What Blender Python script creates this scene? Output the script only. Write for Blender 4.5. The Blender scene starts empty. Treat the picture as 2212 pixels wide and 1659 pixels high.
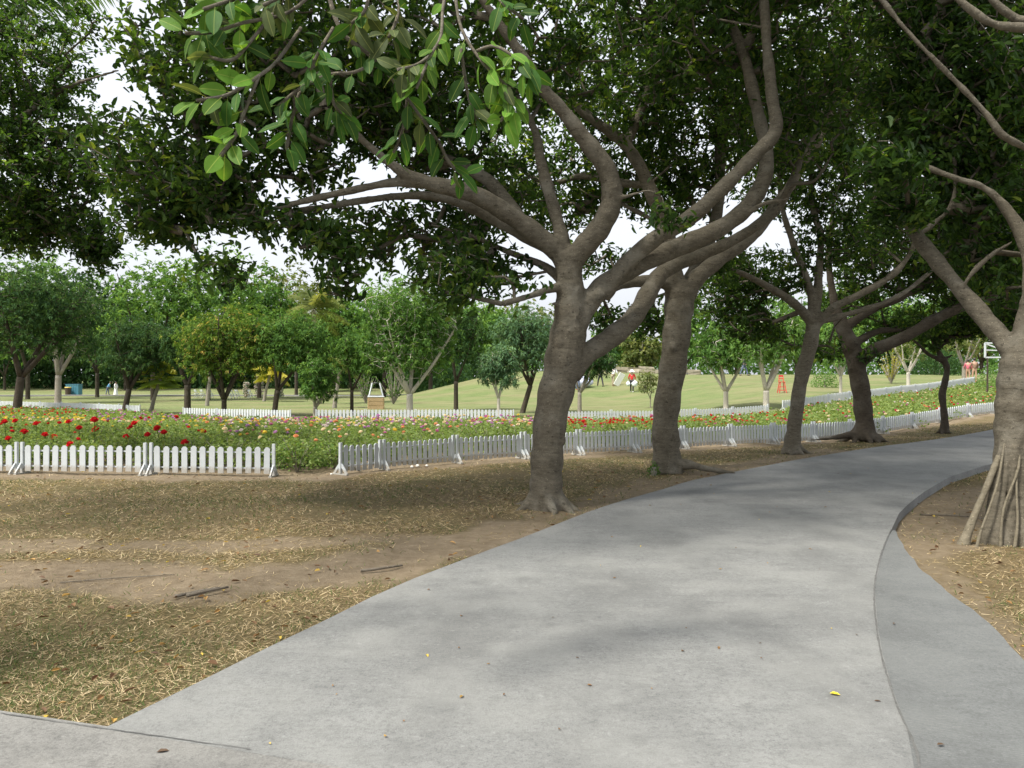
import bpy, math, random
import numpy as np
from mathutils import Vector, Matrix
R = math.radians
rnd = random.Random(7)
rng = np.random.default_rng(11)
scene = bpy.context.scene
COL = scene.collection
# ------------------------------------------------------------------ camera, sky, sun
F = 1728.0                                   # focal length in photo pixels (2212 wide)
cam_d = bpy.data.cameras.new('camera')
cam_d.sensor_width = 36.0
cam_d.lens = 36.0 * F / 2212
cam_d.shift_y = -17.5 / 2212
cam_d.clip_start = 0.05
cam_d.clip_end = 2000
cam = bpy.data.objects.new('camera', cam_d)
COL.objects.link(cam)
cam.location = (0, 0, 1.6)
cam.rotation_euler = (R(90), 0, 0)
scene.camera = cam
SUN_EL, SUN_AZ = 58.0, -128.0                 # azimuth measured from +Y towards +X
w = bpy.data.worlds.new('World')
scene.world = w
w.use_nodes = True
nt = w.node_tree
nt.nodes.clear()
sky = nt.nodes.new('ShaderNodeTexSky')
sky.sky_type = 'NISHITA'
sky.sun_disc = False
sky.sun_elevation = R(SUN_EL)
sky.sun_rotation = R(SUN_AZ)
sky.air_density = 1.0
sky.dust_density = 6.0
sky.ozone_density = 1.0
hsv = nt.nodes.new('ShaderNodeHueSaturation')
hsv.inputs['Saturation'].default_value = 0.32
bg = nt.nodes.new('ShaderNodeBackground')
bg.inputs['Strength'].default_value = 0.15
wo = nt.nodes.new('ShaderNodeOutputWorld')
nt.links.new(sky.outputs[0], hsv.inputs['Color'])
veil = nt.nodes.new('ShaderNodeMix')          # thin even cloud veil over the blue
veil.data_type = 'RGBA'
veil.inputs[0].default_value = 0.6
veil.inputs[7].default_value = (4.0, 4.15, 4.45, 1)
nt.links.new(hsv.outputs[0], veil.inputs[6])
nt.links.new(veil.outputs[2], bg.inputs['Color'])
nt.links.new(bg.outputs[0], wo.inputs[0])
sun_d = bpy.data.lights.new('sun', 'SUN')
sun_d.energy = 3.1
sun_d.angle = R(8)
sun_d.color = (1.0, 0.95, 0.86)
sun = bpy.data.objects.new('sun', sun_d)
COL.objects.link(sun)
sd = Vector((math.sin(R(SUN_AZ)) * math.cos(R(SUN_EL)), math.cos(R(SUN_AZ)) * math.cos(R(SUN_EL)), math.sin(R(SUN_EL))))
sun.rotation_euler = sd.to_track_quat('Z', 'Y').to_euler()
scene.view_settings.view_transform = 'Standard'
scene.view_settings.look = 'None'
scene.view_settings.exposure = 0.95
scene.view_settings.gamma = 1
scene.render.engine = 'CYCLES'
scene.cycles.max_bounces = 6
scene.cycles.diffuse_bounces = 4
scene.cycles.glossy_bounces = 2
scene.cycles.transmission_bounces = 5
scene.cycles.use_denoising = True

# ------------------------------------------------------------------ helpers
def tag(o, label=None, cat=None, group=None, kind=None):
    if label: o['label'] = label
    if cat: o['category'] = cat
    if group: o['group'] = group
    if kind: o['kind'] = kind
    return o
def empty(name, loc, label, cat, group=None, rz=0.0):
    o = bpy.data.objects.new(name, None)
    o.empty_display_size = 0.2
    COL.objects.link(o)
    o.location = loc
    o.rotation_euler = (0, 0, rz)
    tag(o, label, cat, group)
    return o
def link(name, me, parent=None, loc=None, rot=None, scl=None):
    o = bpy.data.objects.new(name, me)
    COL.objects.link(o)
    if parent is not None: o.parent = parent
    if loc is not None: o.location = loc
    if rot is not None: o.rotation_euler = rot
    if scl is not None: o.scale = scl
    return o
def sm(t):
    t = np.clip(t, 0, 1)
    return t * t * (3 - 2 * t)
def nz(x, y, s=1.0, p=0.0):
    x = np.asarray(x) * s; y = np.asarray(y) * s
    return (np.sin(x * 1.3 + 1.7 * np.sin(y * 0.9 + p)) + np.sin(y * 1.7 + 1.3 * np.sin(x * 1.1 + 2 + p)) + np.sin((x + y) * 2.3 + p + 1.5 * np.sin((x - y) * 1.9))) / 3
def catmull(P, n=5):
    P = np.array(P, float)
    if len(P) < 3: return P
    Q = np.vstack([2 * P[0] - P[1], P, 2 * P[-1] - P[-2]])
    out = []
    for i in range(1, len(Q) - 2):
        p0, p1, p2, p3 = Q[i - 1], Q[i], Q[i + 1], Q[i + 2]
        for k in range(n):
            t = k / n
            out.append(0.5 * ((2 * p1) + (-p0 + p2) * t + (2 * p0 - 5 * p1 + 4 * p2 - p3) * t * t + (-p0 + 3 * p1 - 3 * p2 + p3) * t ** 3))
    out.append(Q[-2])
    return np.array(out)
def resample(P, n):
    P = np.array(P, float)
    d = np.r_[0, np.cumsum(np.linalg.norm(np.diff(P, axis=0), axis=1))]
    t = np.linspace(0, d[-1], n)
    return np.stack([np.interp(t, d, P[:, k]) for k in range(P.shape[1])], 1)

class MB:
    """collects geometry and links it as one mesh"""
    def __init__(s):
        s.v = []; s.f = []; s.mi = []; s.n = 0; s.m = 0
    def add(s, verts, faces):
        s.v.extend([tuple(map(float, q)) for q in verts])
        s.f.extend([tuple(i + s.n for i in f) for f in faces])
        s.mi.extend([s.m] * len(faces))
        s.n += len(verts)
    def box(s, c, d, M=None):
        x, y, z = d[0] / 2, d[1] / 2, d[2] / 2
        vs = [Vector((a * x, b * y, e * z)) for e in (-1, 1) for b in (-1, 1) for a in (-1, 1)]
        if M is not None: vs = [M @ q for q in vs]
        vs = [q + Vector(c) for q in vs]
        s.add(vs, [(0, 2, 3, 1), (4, 5, 7, 6), (0, 1, 5, 4), (2, 6, 7, 3), (0, 4, 6, 2), (1, 3, 7, 5)])
    def bar(s, a, b, w, h=None, up=(0, 0, 1)):
        a = Vector(a); b = Vector(b); h = h or w
        z = (b - a).normalized(); u = Vector(up)
        if abs(z.dot(u)) > 0.95: u = Vector((1, 0, 0)) if abs(z.x) < .9 else Vector((0, 1, 0))
        x = z.cross(u).normalized(); y = z.cross(x)
        vs = []
        for p in (a, b):
            for sx, sy in ((-1, -1), (1, -1), (1, 1), (-1, 1)):
                vs.append(p + x * (sx * w / 2) + y * (sy * h / 2))
        s.add(vs, [(0, 1, 2, 3), (7, 6, 5, 4), (0, 4, 5, 1), (1, 5, 6, 2), (2, 6, 7, 3), (3, 7, 4, 0)])
    def tube(s, pts, rad, sides=8, cap=True):
        P = np.array(pts, float); n = len(P)
        r = np.array(rad, float) if hasattr(rad, '__len__') else np.full(n, float(rad))
        T = np.gradient(P, axis=0); T /= np.linalg.norm(T, axis=1)[:, None] + 1e-9
        u = np.array([0, 0, 1.0]) if abs(T[0][2]) < .9 else np.array([1.0, 0, 0])
        X = np.cross(T[0], u); X /= np.linalg.norm(X)
        vs = []
        a = np.arange(sides) * 2 * math.pi / sides
        for i in range(n):
            X = X - T[i] * X.dot(T[i]); X /= np.linalg.norm(X) + 1e-9
            Y = np.cross(T[i], X)
            vs.extend(P[i] + r[i] * (np.cos(a)[:, None] * X + np.sin(a)[:, None] * Y))
        fs = []
        for i in range(n - 1):
            for k in range(sides):
                k2 = (k + 1) % sides
                fs.append((i * sides + k, i * sides + k2, (i + 1) * sides + k2, (i + 1) * sides + k))
        if cap:
            fs.append(tuple(range(sides - 1, -1, -1)))
            fs.append(tuple((n - 1) * sides + k for k in range(sides)))
        s.add(vs, fs)
    def ball(s, c, r, seg=8, ring=5, sc=(1, 1, 1)):
        vs = [(c[0], c[1], c[2] - r * sc[2])]
        for i in range(1, ring):
            ph = -math.pi / 2 + math.pi * i / ring
            for k in range(seg):
                a = 2 * math.pi * k / seg
                vs.append((c[0] + r * sc[0] * math.cos(ph) * math.cos(a), c[1] + r * sc[1] * math.cos(ph) * math.sin(a), c[2] + r * sc[2] * math.sin(ph)))
        vs.append((c[0], c[1], c[2] + r * sc[2]))
        fs = [(0, 1 + (k + 1) % seg, 1 + k) for k in range(seg)]
        for i in range(ring - 2):
            for k in range(seg):
                a = 1 + i * seg + k; b = 1 + i * seg + (k + 1) % seg
                fs.append((a, b, b + seg, a + seg))
        L = len(vs) - 1
        fs += [(L, L - seg + k, L - seg + (k + 1) % seg) for k in range(seg)]
        s.add(vs, fs)
    def mesh(s, name, mats, smooth=False):
        me = bpy.data.meshes.new(name)
        me.from_pydata(s.v, [], s.f)
        for m in (mats if isinstance(mats, (list, tuple)) else [mats]): me.materials.append(m)
        me.polygons.foreach_set('material_index', s.mi)
        me.polygons.foreach_set('use_smooth', [smooth] * len(s.f))
        me.update()
        return me
    def build(s, name, mats, parent=None, smooth=False, loc=None):
        return link(name, s.mesh(name, mats, smooth), parent, loc)

def np_mesh(name, V, Fc, mats, smooth=False, tint=None, mi=None, extra=None):
    """V (n,3); Fc (m,k) all the same k"""
    me = bpy.data.meshes.new(name)
    n, m, k = len(V), len(Fc), Fc.shape[1]
    me.vertices.add(n); me.loops.add(m * k); me.polygons.add(m)
    me.vertices.foreach_set('co', np.ascontiguousarray(V, dtype=np.float32).ravel())
    me.loops.foreach_set('vertex_index', np.ascontiguousarray(Fc, dtype=np.int32).ravel())
    me.polygons.foreach_set('loop_start', np.arange(0, m * k, k, dtype=np.int32))
    try: me.polygons.foreach_set('loop_total', np.full(m, k, dtype=np.int32))
    except Exception: pass
    for mt in (mats if isinstance(mats, (list, tuple)) else [mats]): me.materials.append(mt)
    if mi is not None: me.polygons.foreach_set('material_index', mi.astype(np.int32))
    me.polygons.foreach_set('use_smooth', np.full(m, smooth))
    if tint is not None:
        a = me.attributes.new('tint', 'FLOAT', 'POINT')
        a.data.foreach_set('value', tint.astype(np.float32))
    for nm, arr in (extra or {}).items():
        a = me.attributes.new(nm, 'FLOAT', 'POINT')
        a.data.foreach_set('value', arr.astype(np.float32))
    me.update(calc_edges=True)
    return me
def unit(v):
    return v / (np.linalg.norm(v, axis=-1, keepdims=True) + 1e-9)
def leaf_mesh(name, pos, ax, nr, L, W, tint, mat, lod=4, fold=0.25, mi=None, curl=0.12):
    """many leaves in one mesh; lod 4: two quads folded on the midrib, lod 2: one quad"""
    ax = unit(ax); s = unit(np.cross(ax, nr)); nr = np.cross(s, ax)
    L = np.asarray(L)[:, None]; W = np.asarray(W)[:, None]
    N = len(pos)
    if lod == 2:
        V = np.stack([pos, pos + ax * L * .45 + s * W * .5, pos + ax * L - nr * L * curl, pos + ax * L * .45 - s * W * .5], 1).reshape(-1, 3)
        Fc = np.arange(N * 4).reshape(N, 4)
        me = np_mesh(name, V, Fc, mat, tint=np.repeat(tint, 4), mi=mi)
    else:
        up = nr * W * fold
        V = np.stack([pos, pos + ax * L * .3 + s * W * .47 + up, pos + ax * L * .72 + s * W * .38 + up * .8 - nr * L * curl * .4, pos + ax * L - nr * L * curl,
                      pos + ax * L * .72 - s * W * .38 + up * .8 - nr * L * curl * .4, pos + ax * L * .3 - s * W * .47 + up], 1).reshape(-1, 3)
        b = (np.arange(N) * 6)[:, None]
        Fc = np.concatenate([b + np.array([[0, 1, 2, 3]]), b + np.array([[0, 3, 4, 5]])], 1).reshape(-1, 4)
        me = np_mesh(name, V, Fc, mat, tint=np.repeat(tint, 6), mi=None if mi is None else np.repeat(mi, 2))
    return me
def seg_mesh(name, A, B, ra, rb, mat, sides=3):
    d = unit(B - A); u = np.where(np.abs(d[:, 2:3]) < .9, np.array([[0, 0, 1.0]]), np.array([[1.0, 0, 0]]))
    x = unit(np.cross(d, u)); y = np.cross(d, x)
    rings = []
    for P, r in ((A, ra), (B, rb)):
        for k in range(sides):
            a = 2 * math.pi * k / sides
            rings.append(P + r[:, None] * (math.cos(a) * x + math.sin(a) * y))
    V = np.stack(rings, 1).reshape(-1, 3)
    b = (np.arange(len(A)) * 2 * sides)[:, None]
    Fc = np.concatenate([b + np.array([[k, (k + 1) % sides, sides + (k + 1) % sides, sides + k]]) for k in range(sides)], 1).reshape(-1, 4)
    return np_mesh(name, V, Fc, mat, smooth=True)

# ------------------------------------------------------------------ terrain
ROAD_L = [(-1.82, 3.56), (-.86, 6.04), (.20, 7.95), (1.08, 9.6), (2.76, 12.1), (5.06, 14.7), (8.3, 18.07), (14.15, 23.4), (16.1, 25.1), (24, 30), (36, 35)]
JOINT = [(1.30, 2.6), (1.66, 3.26), (1.85, 3.85), (2.16, 4.7), (2.68, 5.91), (3.3, 7.13), (3.88, 8.18)]
KERB = [(3.88, 8.18), (4.5, 9.28), (5.48, 10.7), (6.77, 12.4), (8.36, 14.1), (9.95, 15.5), (15, 18.6), (26, 23), (38, 27)]
SHOULD = [(2.75, 3.0), (2.82, 4.4), (3.05, 5.14), (3.16, 5.78), (3.34, 6.54), (3.52, 7.13), (3.88, 8.18)]
LEX = np.array(ROAD_L)
def H0(x, Y):
    x = np.asarray(x, float); Y = np.asarray(Y, float)
    dip = -.3 * sm((Y - 15) / 17)
    left = dip - .0069 * np.clip(Y - 33, 0, 85) + 2.2 * sm((Y - 112) / 60)
    hill = 2.6 * np.clip((Y - 50) / 26, 0, 1) ** 2 - .5 * sm((Y - 72) / 8)
    cen = dip + hill
    right = .1 * sm((Y - 18) / 8) + .053 * np.clip(Y - 38, 0, 30)
    wx = sm((x + 14) / 16); wr = sm((x - 6) / 12)
    z = left * (1 - wx) + cen * wx
    return z * (1 - wr) + right * wr
def H(x, Y):
    x = np.asarray(x, float); Y = np.asarray(Y, float)
    z = H0(x, Y)
    lx = np.interp(Y, LEX[:, 1], LEX[:, 0])
    z = z - .075 * sm((Y - 7.4) / 1.5) * sm((x - lx - 1.0) / .8) * (1 - sm((Y - 30) / 5))
    offroad = sm((lx - x - .05) / .6)
    z = z + .018 * nz(x, Y, 1.6) * offroad * sm((Y - 3) / 2) * (Y < 40)
    z = z + .05 * nz(x, Y, .35, 2) * sm((Y - 40) / 15)
    return z
def Hs(x, y): return float(H(x, y))
def G(u, Y, dz=0.0):
    x = (u - 1106) / F * Y
    return Vector((x, Y, Hs(x, Y) + dz))
def P(u, v, Y):
    return ((u - 1106) / F * Y, Y, 1.6 + (812 - v) / F * Y)

# ------------------------------------------------------------------ materials
def new_mat(name):
    m = bpy.data.materials.new(name); m.use_nodes = True
    t = m.node_tree; b = t.nodes['Principled BSDF']
    return m, t, b
def N(t, kind, **kw):
    n = t.nodes.new(kind)
    for k, v in kw.items():
        if k in n.inputs.keys(): n.inputs[k].default_value = v
        else: setattr(n, k, v)
    return n
def ramp(t, src, stops):
    r = t.nodes.new('ShaderNodeValToRGB'); e = r.color_ramp.elements
    while len(e) < len(stops): e.new(.5)
    for i, (p, c) in enumerate(stops):
        e[i].position = p; e[i].color = (c[0], c[1], c[2], 1) if not isinstance(c, (int, float)) else (c, c, c, 1)
    t.links.new(src, r.inputs[0])
    return r.outputs[0]
def mixc(t, f, a, b, mode='MIX'):
    m = t.nodes.new('ShaderNodeMix'); m.data_type = 'RGBA'; m.blend_type = mode
    for s, v in ((0, f), (6, a), (7, b)):
        if hasattr(v, 'links'): t.links.new(v, m.inputs[s])
        else: m.inputs[s].default_value = v if isinstance(v, (int, float)) else (v[0], v[1], v[2], 1)
    return m.outputs[2]
def bump(t, h, b, st=.3, dist=.02):
    n = t.nodes.new('ShaderNodeBump'); n.inputs['Strength'].default_value = st; n.inputs['Distance'].default_value = dist
    t.links.new(h, n.inputs['Height']); t.links.new(n.outputs[0], b.inputs['Normal'])
def noise(t, vec, scale, detail=6, rough=.6):
    n = t.nodes.new('ShaderNodeTexNoise'); n.inputs['Scale'].default_value = scale; n.inputs['Detail'].default_value = detail; n.inputs['Roughness'].default_value = rough
    if vec is not None: t.links.new(vec, n.inputs['Vector'])
    return n.outputs[0]
def coords(t, kind='Object', scale=None, rot=None):
    c = t.nodes.new('ShaderNodeTexCoord').outputs[kind]
    if scale or rot:
        m = t.nodes.new('ShaderNodeMapping')
        if scale: m.inputs['Scale'].default_value = scale
        if rot: m.inputs['Rotation'].default_value = rot
        t.links.new(c, m.inputs[0]); c = m.outputs[0]
    return c
def attr(t, name):
    a = t.nodes.new('ShaderNodeAttribute'); a.attribute_name = name
    return a.outputs['Fac']
def simple(name, col, rough=.6, var=.15, scale=8, bmp=.1, metal=0):
    m, t, b = new_mat(name)
    n = noise(t, coords(t), scale)
    c = ramp(t, n, [(.3, [q * (1 - var) for q in col]), (.7, [min(1, q * (1 + var)) for q in col])])
    t.links.new(c, b.inputs['Base Color'])
    b.inputs['Roughness'].default_value = rough; b.inputs['Metallic'].default_value = metal
    if bmp: bump(t, noise(t, coords(t), scale * 6), b, bmp, .004)
    return m
def leaf_mat(name, stops, trans=.35, rough=.45, tcol=1.6, spec=.4):
    m, t, b = new_mat(name)
    c = ramp(t, attr(t, 'tint'), stops)
    t.links.new(c, b.inputs['Base Color'])
    b.inputs['Roughness'].default_value = rough
    b.inputs['Specular IOR Level'].default_value = spec
    tr = t.nodes.new('ShaderNodeBsdfTranslucent')
    bright = mixc(t, 1.0, c, (tcol * 1.15, tcol * 1.1, tcol * .5), 'MULTIPLY')
    t.links.new(bright, tr.inputs[0])
    mx = t.nodes.new('ShaderNodeMixShader'); mx.inputs[0].default_value = trans
    t.links.new(b.outputs[0], mx.inputs[1]); t.links.new(tr.outputs[0], mx.inputs[2])
    t.links.new(mx.outputs[0], t.nodes['Material Output'].inputs[0])
    return m
def lit(stops, k): return [(p, (min(1, c[0] * k), min(1, c[1] * k), min(1, c[2] * k))) for p, c in stops]
def bark_mat(name, a, b_, ringy=True, lich=(.34, .33, .30)):
    m, t, b = new_mat(name)
    o = coords(t)
    n1 = noise(t, o, 2.2, 8, .65)
    n2 = noise(t, coords(t, scale=(1, 1, 3.2)), 9, 10, .78)
    n3 = noise(t, coords(t, scale=(1, 1, .35)), 26, 5, .7)
    c = ramp(t, n2, [(.28, a), (.72, b_)])
    c = mixc(t, ramp(t, n1, [(.50, 0.0), (.66, .55)]), c, lich)
    c = mixc(t, ramp(t, noise(t, o, 5.5, 5), [(.58, 0.0), (.72, .5)]), c, [q * .55 for q in a])
    sp = noise(t, o, 60, 2, .5)
    c = mixc(t, ramp(t, sp, [(.64, 0.0), (.72, .4)]), c, [q * 2.2 for q in b_])
    c = mixc(t, ramp(t, noise(t, coords(t, scale=(1, 1, 1.8)), 17, 3, .6), [(.62, 0.0), (.68, .65)]), c, [q * .5 for q in a])
    t.links.new(c, b.inputs['Base Color'])
    b.inputs['Roughness'].default_value = .85
    b.inputs['Specular IOR Level'].default_value = .2
    w = t.nodes.new('ShaderNodeMath'); w.operation = 'ADD'
    t.links.new(n2, w.inputs[0]); t.links.new(n3, w.inputs[1])
    bump(t, w.outputs[0], b, .7 if ringy else .5, .02)
    return m
M = {}
M['bark'] = bark_mat('fig_bark', (.062, .054, .038), (.180, .158, .118), lich=(.235, .22, .18))
M['bark_dark'] = bark_mat('dark_bark', (.035, .028, .02), (.085, .07, .05), lich=(.12, .11, .09))
M['bark_pale'] = bark_mat('pale_bark', (.38, .34, .28), (.58, .54, .46), lich=(.62, .6, .54))
M['bark_root'] = bark_mat('root_bark', (.12, .105, .072), (.235, .205, .148), lich=(.26, .24, .19))
M['bark_grey'] = bark_mat('grey_bark', (.17, .15, .12), (.32, .29, .24))
M['leaf_fig'] = leaf_mat('fig_leaves', [(0, (.016, .038, .010)), (.5, (.042, .09, .019)), (.8, (.085, .15, .028)), (1, (.15, .20, .035))], trans=.46, rough=.5, spec=.25, tcol=1.9)
M['leaf_mango'] = leaf_mat('mango_leaves', lit([(0, (.026, .058, .016)), (.6, (.058, .12, .028)), (1, (.115, .185, .044))], 1.5), trans=.3, spec=.08, rough=.75)
M['leaf_dark'] = leaf_mat('dark_leaves', lit([(0, (.016, .038, .015)), (.6, (.035, .075, .026)), (1, (.075, .125, .038))], 1.35), trans=.28, spec=.08, rough=.75)
M['leaf_blue'] = leaf_mat('bluish_leaves', lit([(0, (.034, .07, .038)), (.6, (.075, .135, .068)), (1, (.125, .19, .095))], 1.5), trans=.28, spec=.08, rough=.75)
M['leaf_gold'] = leaf_mat('flowering_leaves', lit([(0, (.03, .065, .013)), (.5, (.08, .14, .026)), (.78, (.14, .19, .04)), (.88, (.22, .20, .055)), (1, (.30, .225, .075))], 1.45), trans=.3, spec=.08, rough=.75)
M['leaf_light'] = leaf_mat('light_leaves', [(0, (.07, .10, .03)), (.6, (.13, .165, .055)), (1, (.21, .22, .085))], trans=.35, spec=.08, rough=.75)
M['leaf_bright'] = leaf_mat('bright_leaves', lit([(0, (.04, .09, .024)), (.6, (.085, .155, .042)), (1, (.14, .22, .058))], 1.5), trans=.35, spec=.08, rough=.75)
M['leaf_yellow'] = leaf_mat('yellow_fronds', [(0, (.2, .24, .03)), (.6, (.38, .36, .04)), (1, (.5, .42, .06))], trans=.35)
M['leaf_fan'] = leaf_mat('fan_fronds', [(0, (.10, .17, .03)), (.6, (.20, .28, .045)), (1, (.42, .38, .06))], trans=.35, spec=.08, rough=.75)
M['leaf_rose'] = leaf_mat('rose_leaves', [(0, (.055, .095, .026)), (.5, (.145, .21, .062)), (.85, (.25, .32, .12)), (1, (.26, .2, .10))], trans=.35, spec=.08, rough=.75)
M['grass'] = leaf_mat('grass_blades', [(0, (.04, .08, .018)), (.3, (.09, .125, .034)), (.42, (.20, .15, .075)), (.75, (.37, .285, .16)), (1, (.58, .48, .31))], trans=.2, rough=.7, spec=.2)
M['litter'] = leaf_mat('leaf_litter', [(0, (.09, .045, .02)), (.5, (.2, .11, .045)), (.8, (.34, .2, .06)), (1, (.55, .42, .05))], trans=.1, rough=.6)
M['white'] = simple('white_paint', (.50, .535, .55), .5, .06, 3, .05)
def painted():
    m, t, b = new_mat('weathered_white_paint')
    o = coords(t)
    c = ramp(t, noise(t, o, 4), [(.3, (.47, .505, .52)), (.7, (.55, .585, .60))])
    c = mixc(t, ramp(t, noise(t, coords(t, scale=(1, 1, .25)), 38, 5, .7), [(.55, 0.0), (.75, .35)]), c, (.36, .37, .36))
    sx = t.nodes.new('ShaderNodeSeparateXYZ'); t.links.new(o, sx.inputs[0])
    ad = t.nodes.new('ShaderNodeMath'); ad.operation = 'MULTIPLY_ADD'; t.links.new(noise(t, o, 22, 4), ad.inputs[0]); ad.inputs[1].default_value = -.14; t.links.new(sx.outputs[2], ad.inputs[2])
    c = mixc(t, ramp(t, ad.outputs[0], [(.0, .55), (.03, 0.0)]), c, (.30, .25, .18))
    t.links.new(c, b.inputs['Base Color']); b.inputs['Roughness'].default_value = .55; b.inputs['Specular IOR Level'].default_value = .3
    bump(t, noise(t, coords(t, scale=(1, 1, .1)), 60), b, .15, .003)
    return m
M['white'] = painted()
M['timber'] = simple('raw_timber', (.42, .3, .17), .7, .2, 6)

def ground_mat():
    m, t, b = new_mat('ground_cover')
    o = coords(t)
    n1 = noise(t, o, .55, 8, .65); n2 = noise(t, o, 7, 8, .7); n3 = noise(t, o, 42, 6, .75)
    n4 = noise(t, coords(t, scale=(1, 2.2, 1)), 19, 7, .75)
    dry = ramp(t, n4, [(.3, (.09, .066, .034)), (.5, (.165, .125, .068)), (.7, (.26, .205, .115))])
    green = ramp(t, n3, [(.3, (.042, .052, .016)), (.7, (.095, .10, .034))])
    dry = mixc(t, ramp(t, n1, [(.42, .0), (.62, .5)]), dry, green)
    soil = ramp(t, n2, [(.3, (.17, .13, .085)), (.55, (.24, .19, .128)), (.75, (.30, .245, .17))])
    soil = mixc(t, ramp(t, n3, [(.6, 0.0), (.75, .6)]), soil, (.13, .10, .07))
    near = mixc(t, attr(t, 'dirt'), dry, soil)
    lawn = ramp(t, n2, [(.25, (.15, .175, .06)), (.5, (.21, .225, .085)), (.75, (.29, .27, .125))])
    lawn = mixc(t, ramp(t, n1, [(.4, 0.0), (.65, .7)]), lawn, (.30, .26, .13))
    lawn = mixc(t, ramp(t, n3, [(.3, .45), (.6, 0.0)]), lawn, (.11, .13, .05))
    lawn = mixc(t, 1.0, lawn, (.68, .84, .78), 'MULTIPLY')
    lawn = mixc(t, ramp(t, noise(t, coords(t, scale=(1, 2.2, 1)), .13, 7, .7), [(.42, 0.0), (.6, .65)]), lawn, (.235, .205, .115))
    lawn = mixc(t, ramp(t, noise(t, coords(t, scale=(1, 3, 1)), .5, 6, .7), [(.48, 0.0), (.66, .6)]), lawn, (.085, .11, .04))
    c = mixc(t, attr(t, 'lawn'), near, lawn)
    t.links.new(c, b.inputs['Base Color'])
    b.inputs['Roughness'].default_value = .95; b.inputs['Specular IOR Level'].default_value = .1
    a = t.nodes.new('ShaderNodeMath'); a.operation = 'ADD'
    t.links.new(n4, a.inputs[0]); t.links.new(n3, a.inputs[1])
    bump(t, a.outputs[0], b, .8, .03)
    return m
def concrete(name, base, streak=True, broom=0.0, dark=.0):
    m, t, b = new_mat(name)
    o = coords(t)
    n1 = noise(t, coords(t, rot=(0, 0, .5), scale=(1, .45, 1)), .8, 9, .65)
    n2 = noise(t, coords(t, rot=(0, 0, .45), scale=(.35, 1.6, 1)), 5, 9, .7)
    n3 = noise(t, o, 130, 4, .8); n4 = noise(t, o, 24, 6, .75)
    g = lambda k: (base[0] * k, base[1] * k, base[2] * k)
    c = ramp(t, n1, [(.32, g(.66)), (.5, g(.98)), (.68, g(1.2))])
    c = mixc(t, ramp(t, n2, [(.48, 0.0), (.70, .42)]), c, g(.6))
    c = mixc(t, ramp(t, noise(t, coords(t, rot=(0, 0, -.2), scale=(.5, 1.3, 1)), 14, 8, .75), [(.5, 0.0), (.68, .5)]), c, g(.66))
    c = mixc(t, ramp(t, n4, [(.58, 0.0), (.70, .7)]), c, g(1.35))
    c = mixc(t, ramp(t, noise(t, coords(t, rot=(0, 0, 1.1)), 9, 9, .78), [(.34, .7), (.46, 0.0)]), c, g(.6))
    c = mixc(t, ramp(t, noise(t, o, 2.6, 7, .7), [(.63, 0.0), (.7, .5)]), c, g(1.35))
    c = mixc(t, ramp(t, n3, [(.3, .75), (.48, 0.0)]), c, g(.42))
    c = mixc(t, ramp(t, noise(t, o, 48, 5, .8), [(.36, .8), (.5, 0.0)]), c, g(.55))
    c = mixc(t, ramp(t, noise(t, o, 1.7, 3, .5), [(.45, 0.0), (.62, .35)]), c, (base[0] * 1.28, base[1] * 1.27, base[2] * 1.24))
    c = mixc(t, ramp(t, n3, [(.58, 0.0), (.7, .5)]), c, g(1.5))
    if broom:
        w = t.nodes.new('ShaderNodeTexWave'); w.inputs['Scale'].default_value = 22; w.inputs['Distortion'].default_value = 3; w.inputs['Detail'].default_value = 3
        t.links.new(coords(t, rot=(0, 0, 1.35)), w.inputs['Vector'])
        c = mixc(t, ramp(t, w.outputs[1], [(.2, broom), (.8, 0.0)]), c, g(.72))
    t.links.new(c, b.inputs['Base Color'])
    b.inputs['Roughness'].default_value = .8; b.inputs['Specular IOR Level'].default_value = .3
    a = t.nodes.new('ShaderNodeMath'); a.operation = 'ADD'
    t.links.new(n4, a.inputs[0]); t.links.new(n3, a.inputs[1])
    bump(t, a.outputs[0], b, .6, .008)
    return m
M['ground'] = ground_mat()
M['road'] = concrete('road_concrete', (.205, .209, .202))
M['shoulder'] = concrete('shoulder_concrete', (.158, .165, .162), broom=.5)
M['side'] = concrete('side_concrete', (.20, .198, .186))

# ------------------------------------------------------------------ the setting
def axis_pts():
    ys = [-14, -9, -5, -2, 0, 1.5]
    y = 2.6
    while y < 480:
        ys.append(y); y += max(.11, y * .018)
    xs = [0.0]; x = .0
    while x < 420:
        x += max(.13, (x - 9) * .045); xs.append(x)
    xs = sorted([-q for q in xs[1:]] + xs)
    return np.array(xs), np.array(ys)
xs, ys = axis_pts()
GX, GY = np.meshgrid(xs, ys)
def dpoly(x, y, PL):
    PL = np.array(PL, float); d = np.full(np.shape(x), 1e9)
    for a, b in zip(PL[:-1], PL[1:]):
        ab = b - a; L2 = ab.dot(ab)
        t = np.clip(((x - a[0]) * ab[0] + (y - a[1]) * ab[1]) / L2, 0, 1)
        d = np.minimum(d, np.hypot(x - a[0] - t * ab[0], y - a[1] - t * ab[1]))
    return d
TRACK = [(-14, 7.3), (-7, 6.7), (-4, 6.45), (-2.1, 6.25), (-1.1, 6.9), (-.5, 7.7), (.1, 8.3)]
TRACK2 = [(-9, 7.9), (-4.5, 7.4), (-3.2, 7.5), (-2, 7.6), (-1.2, 7.8)]
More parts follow.
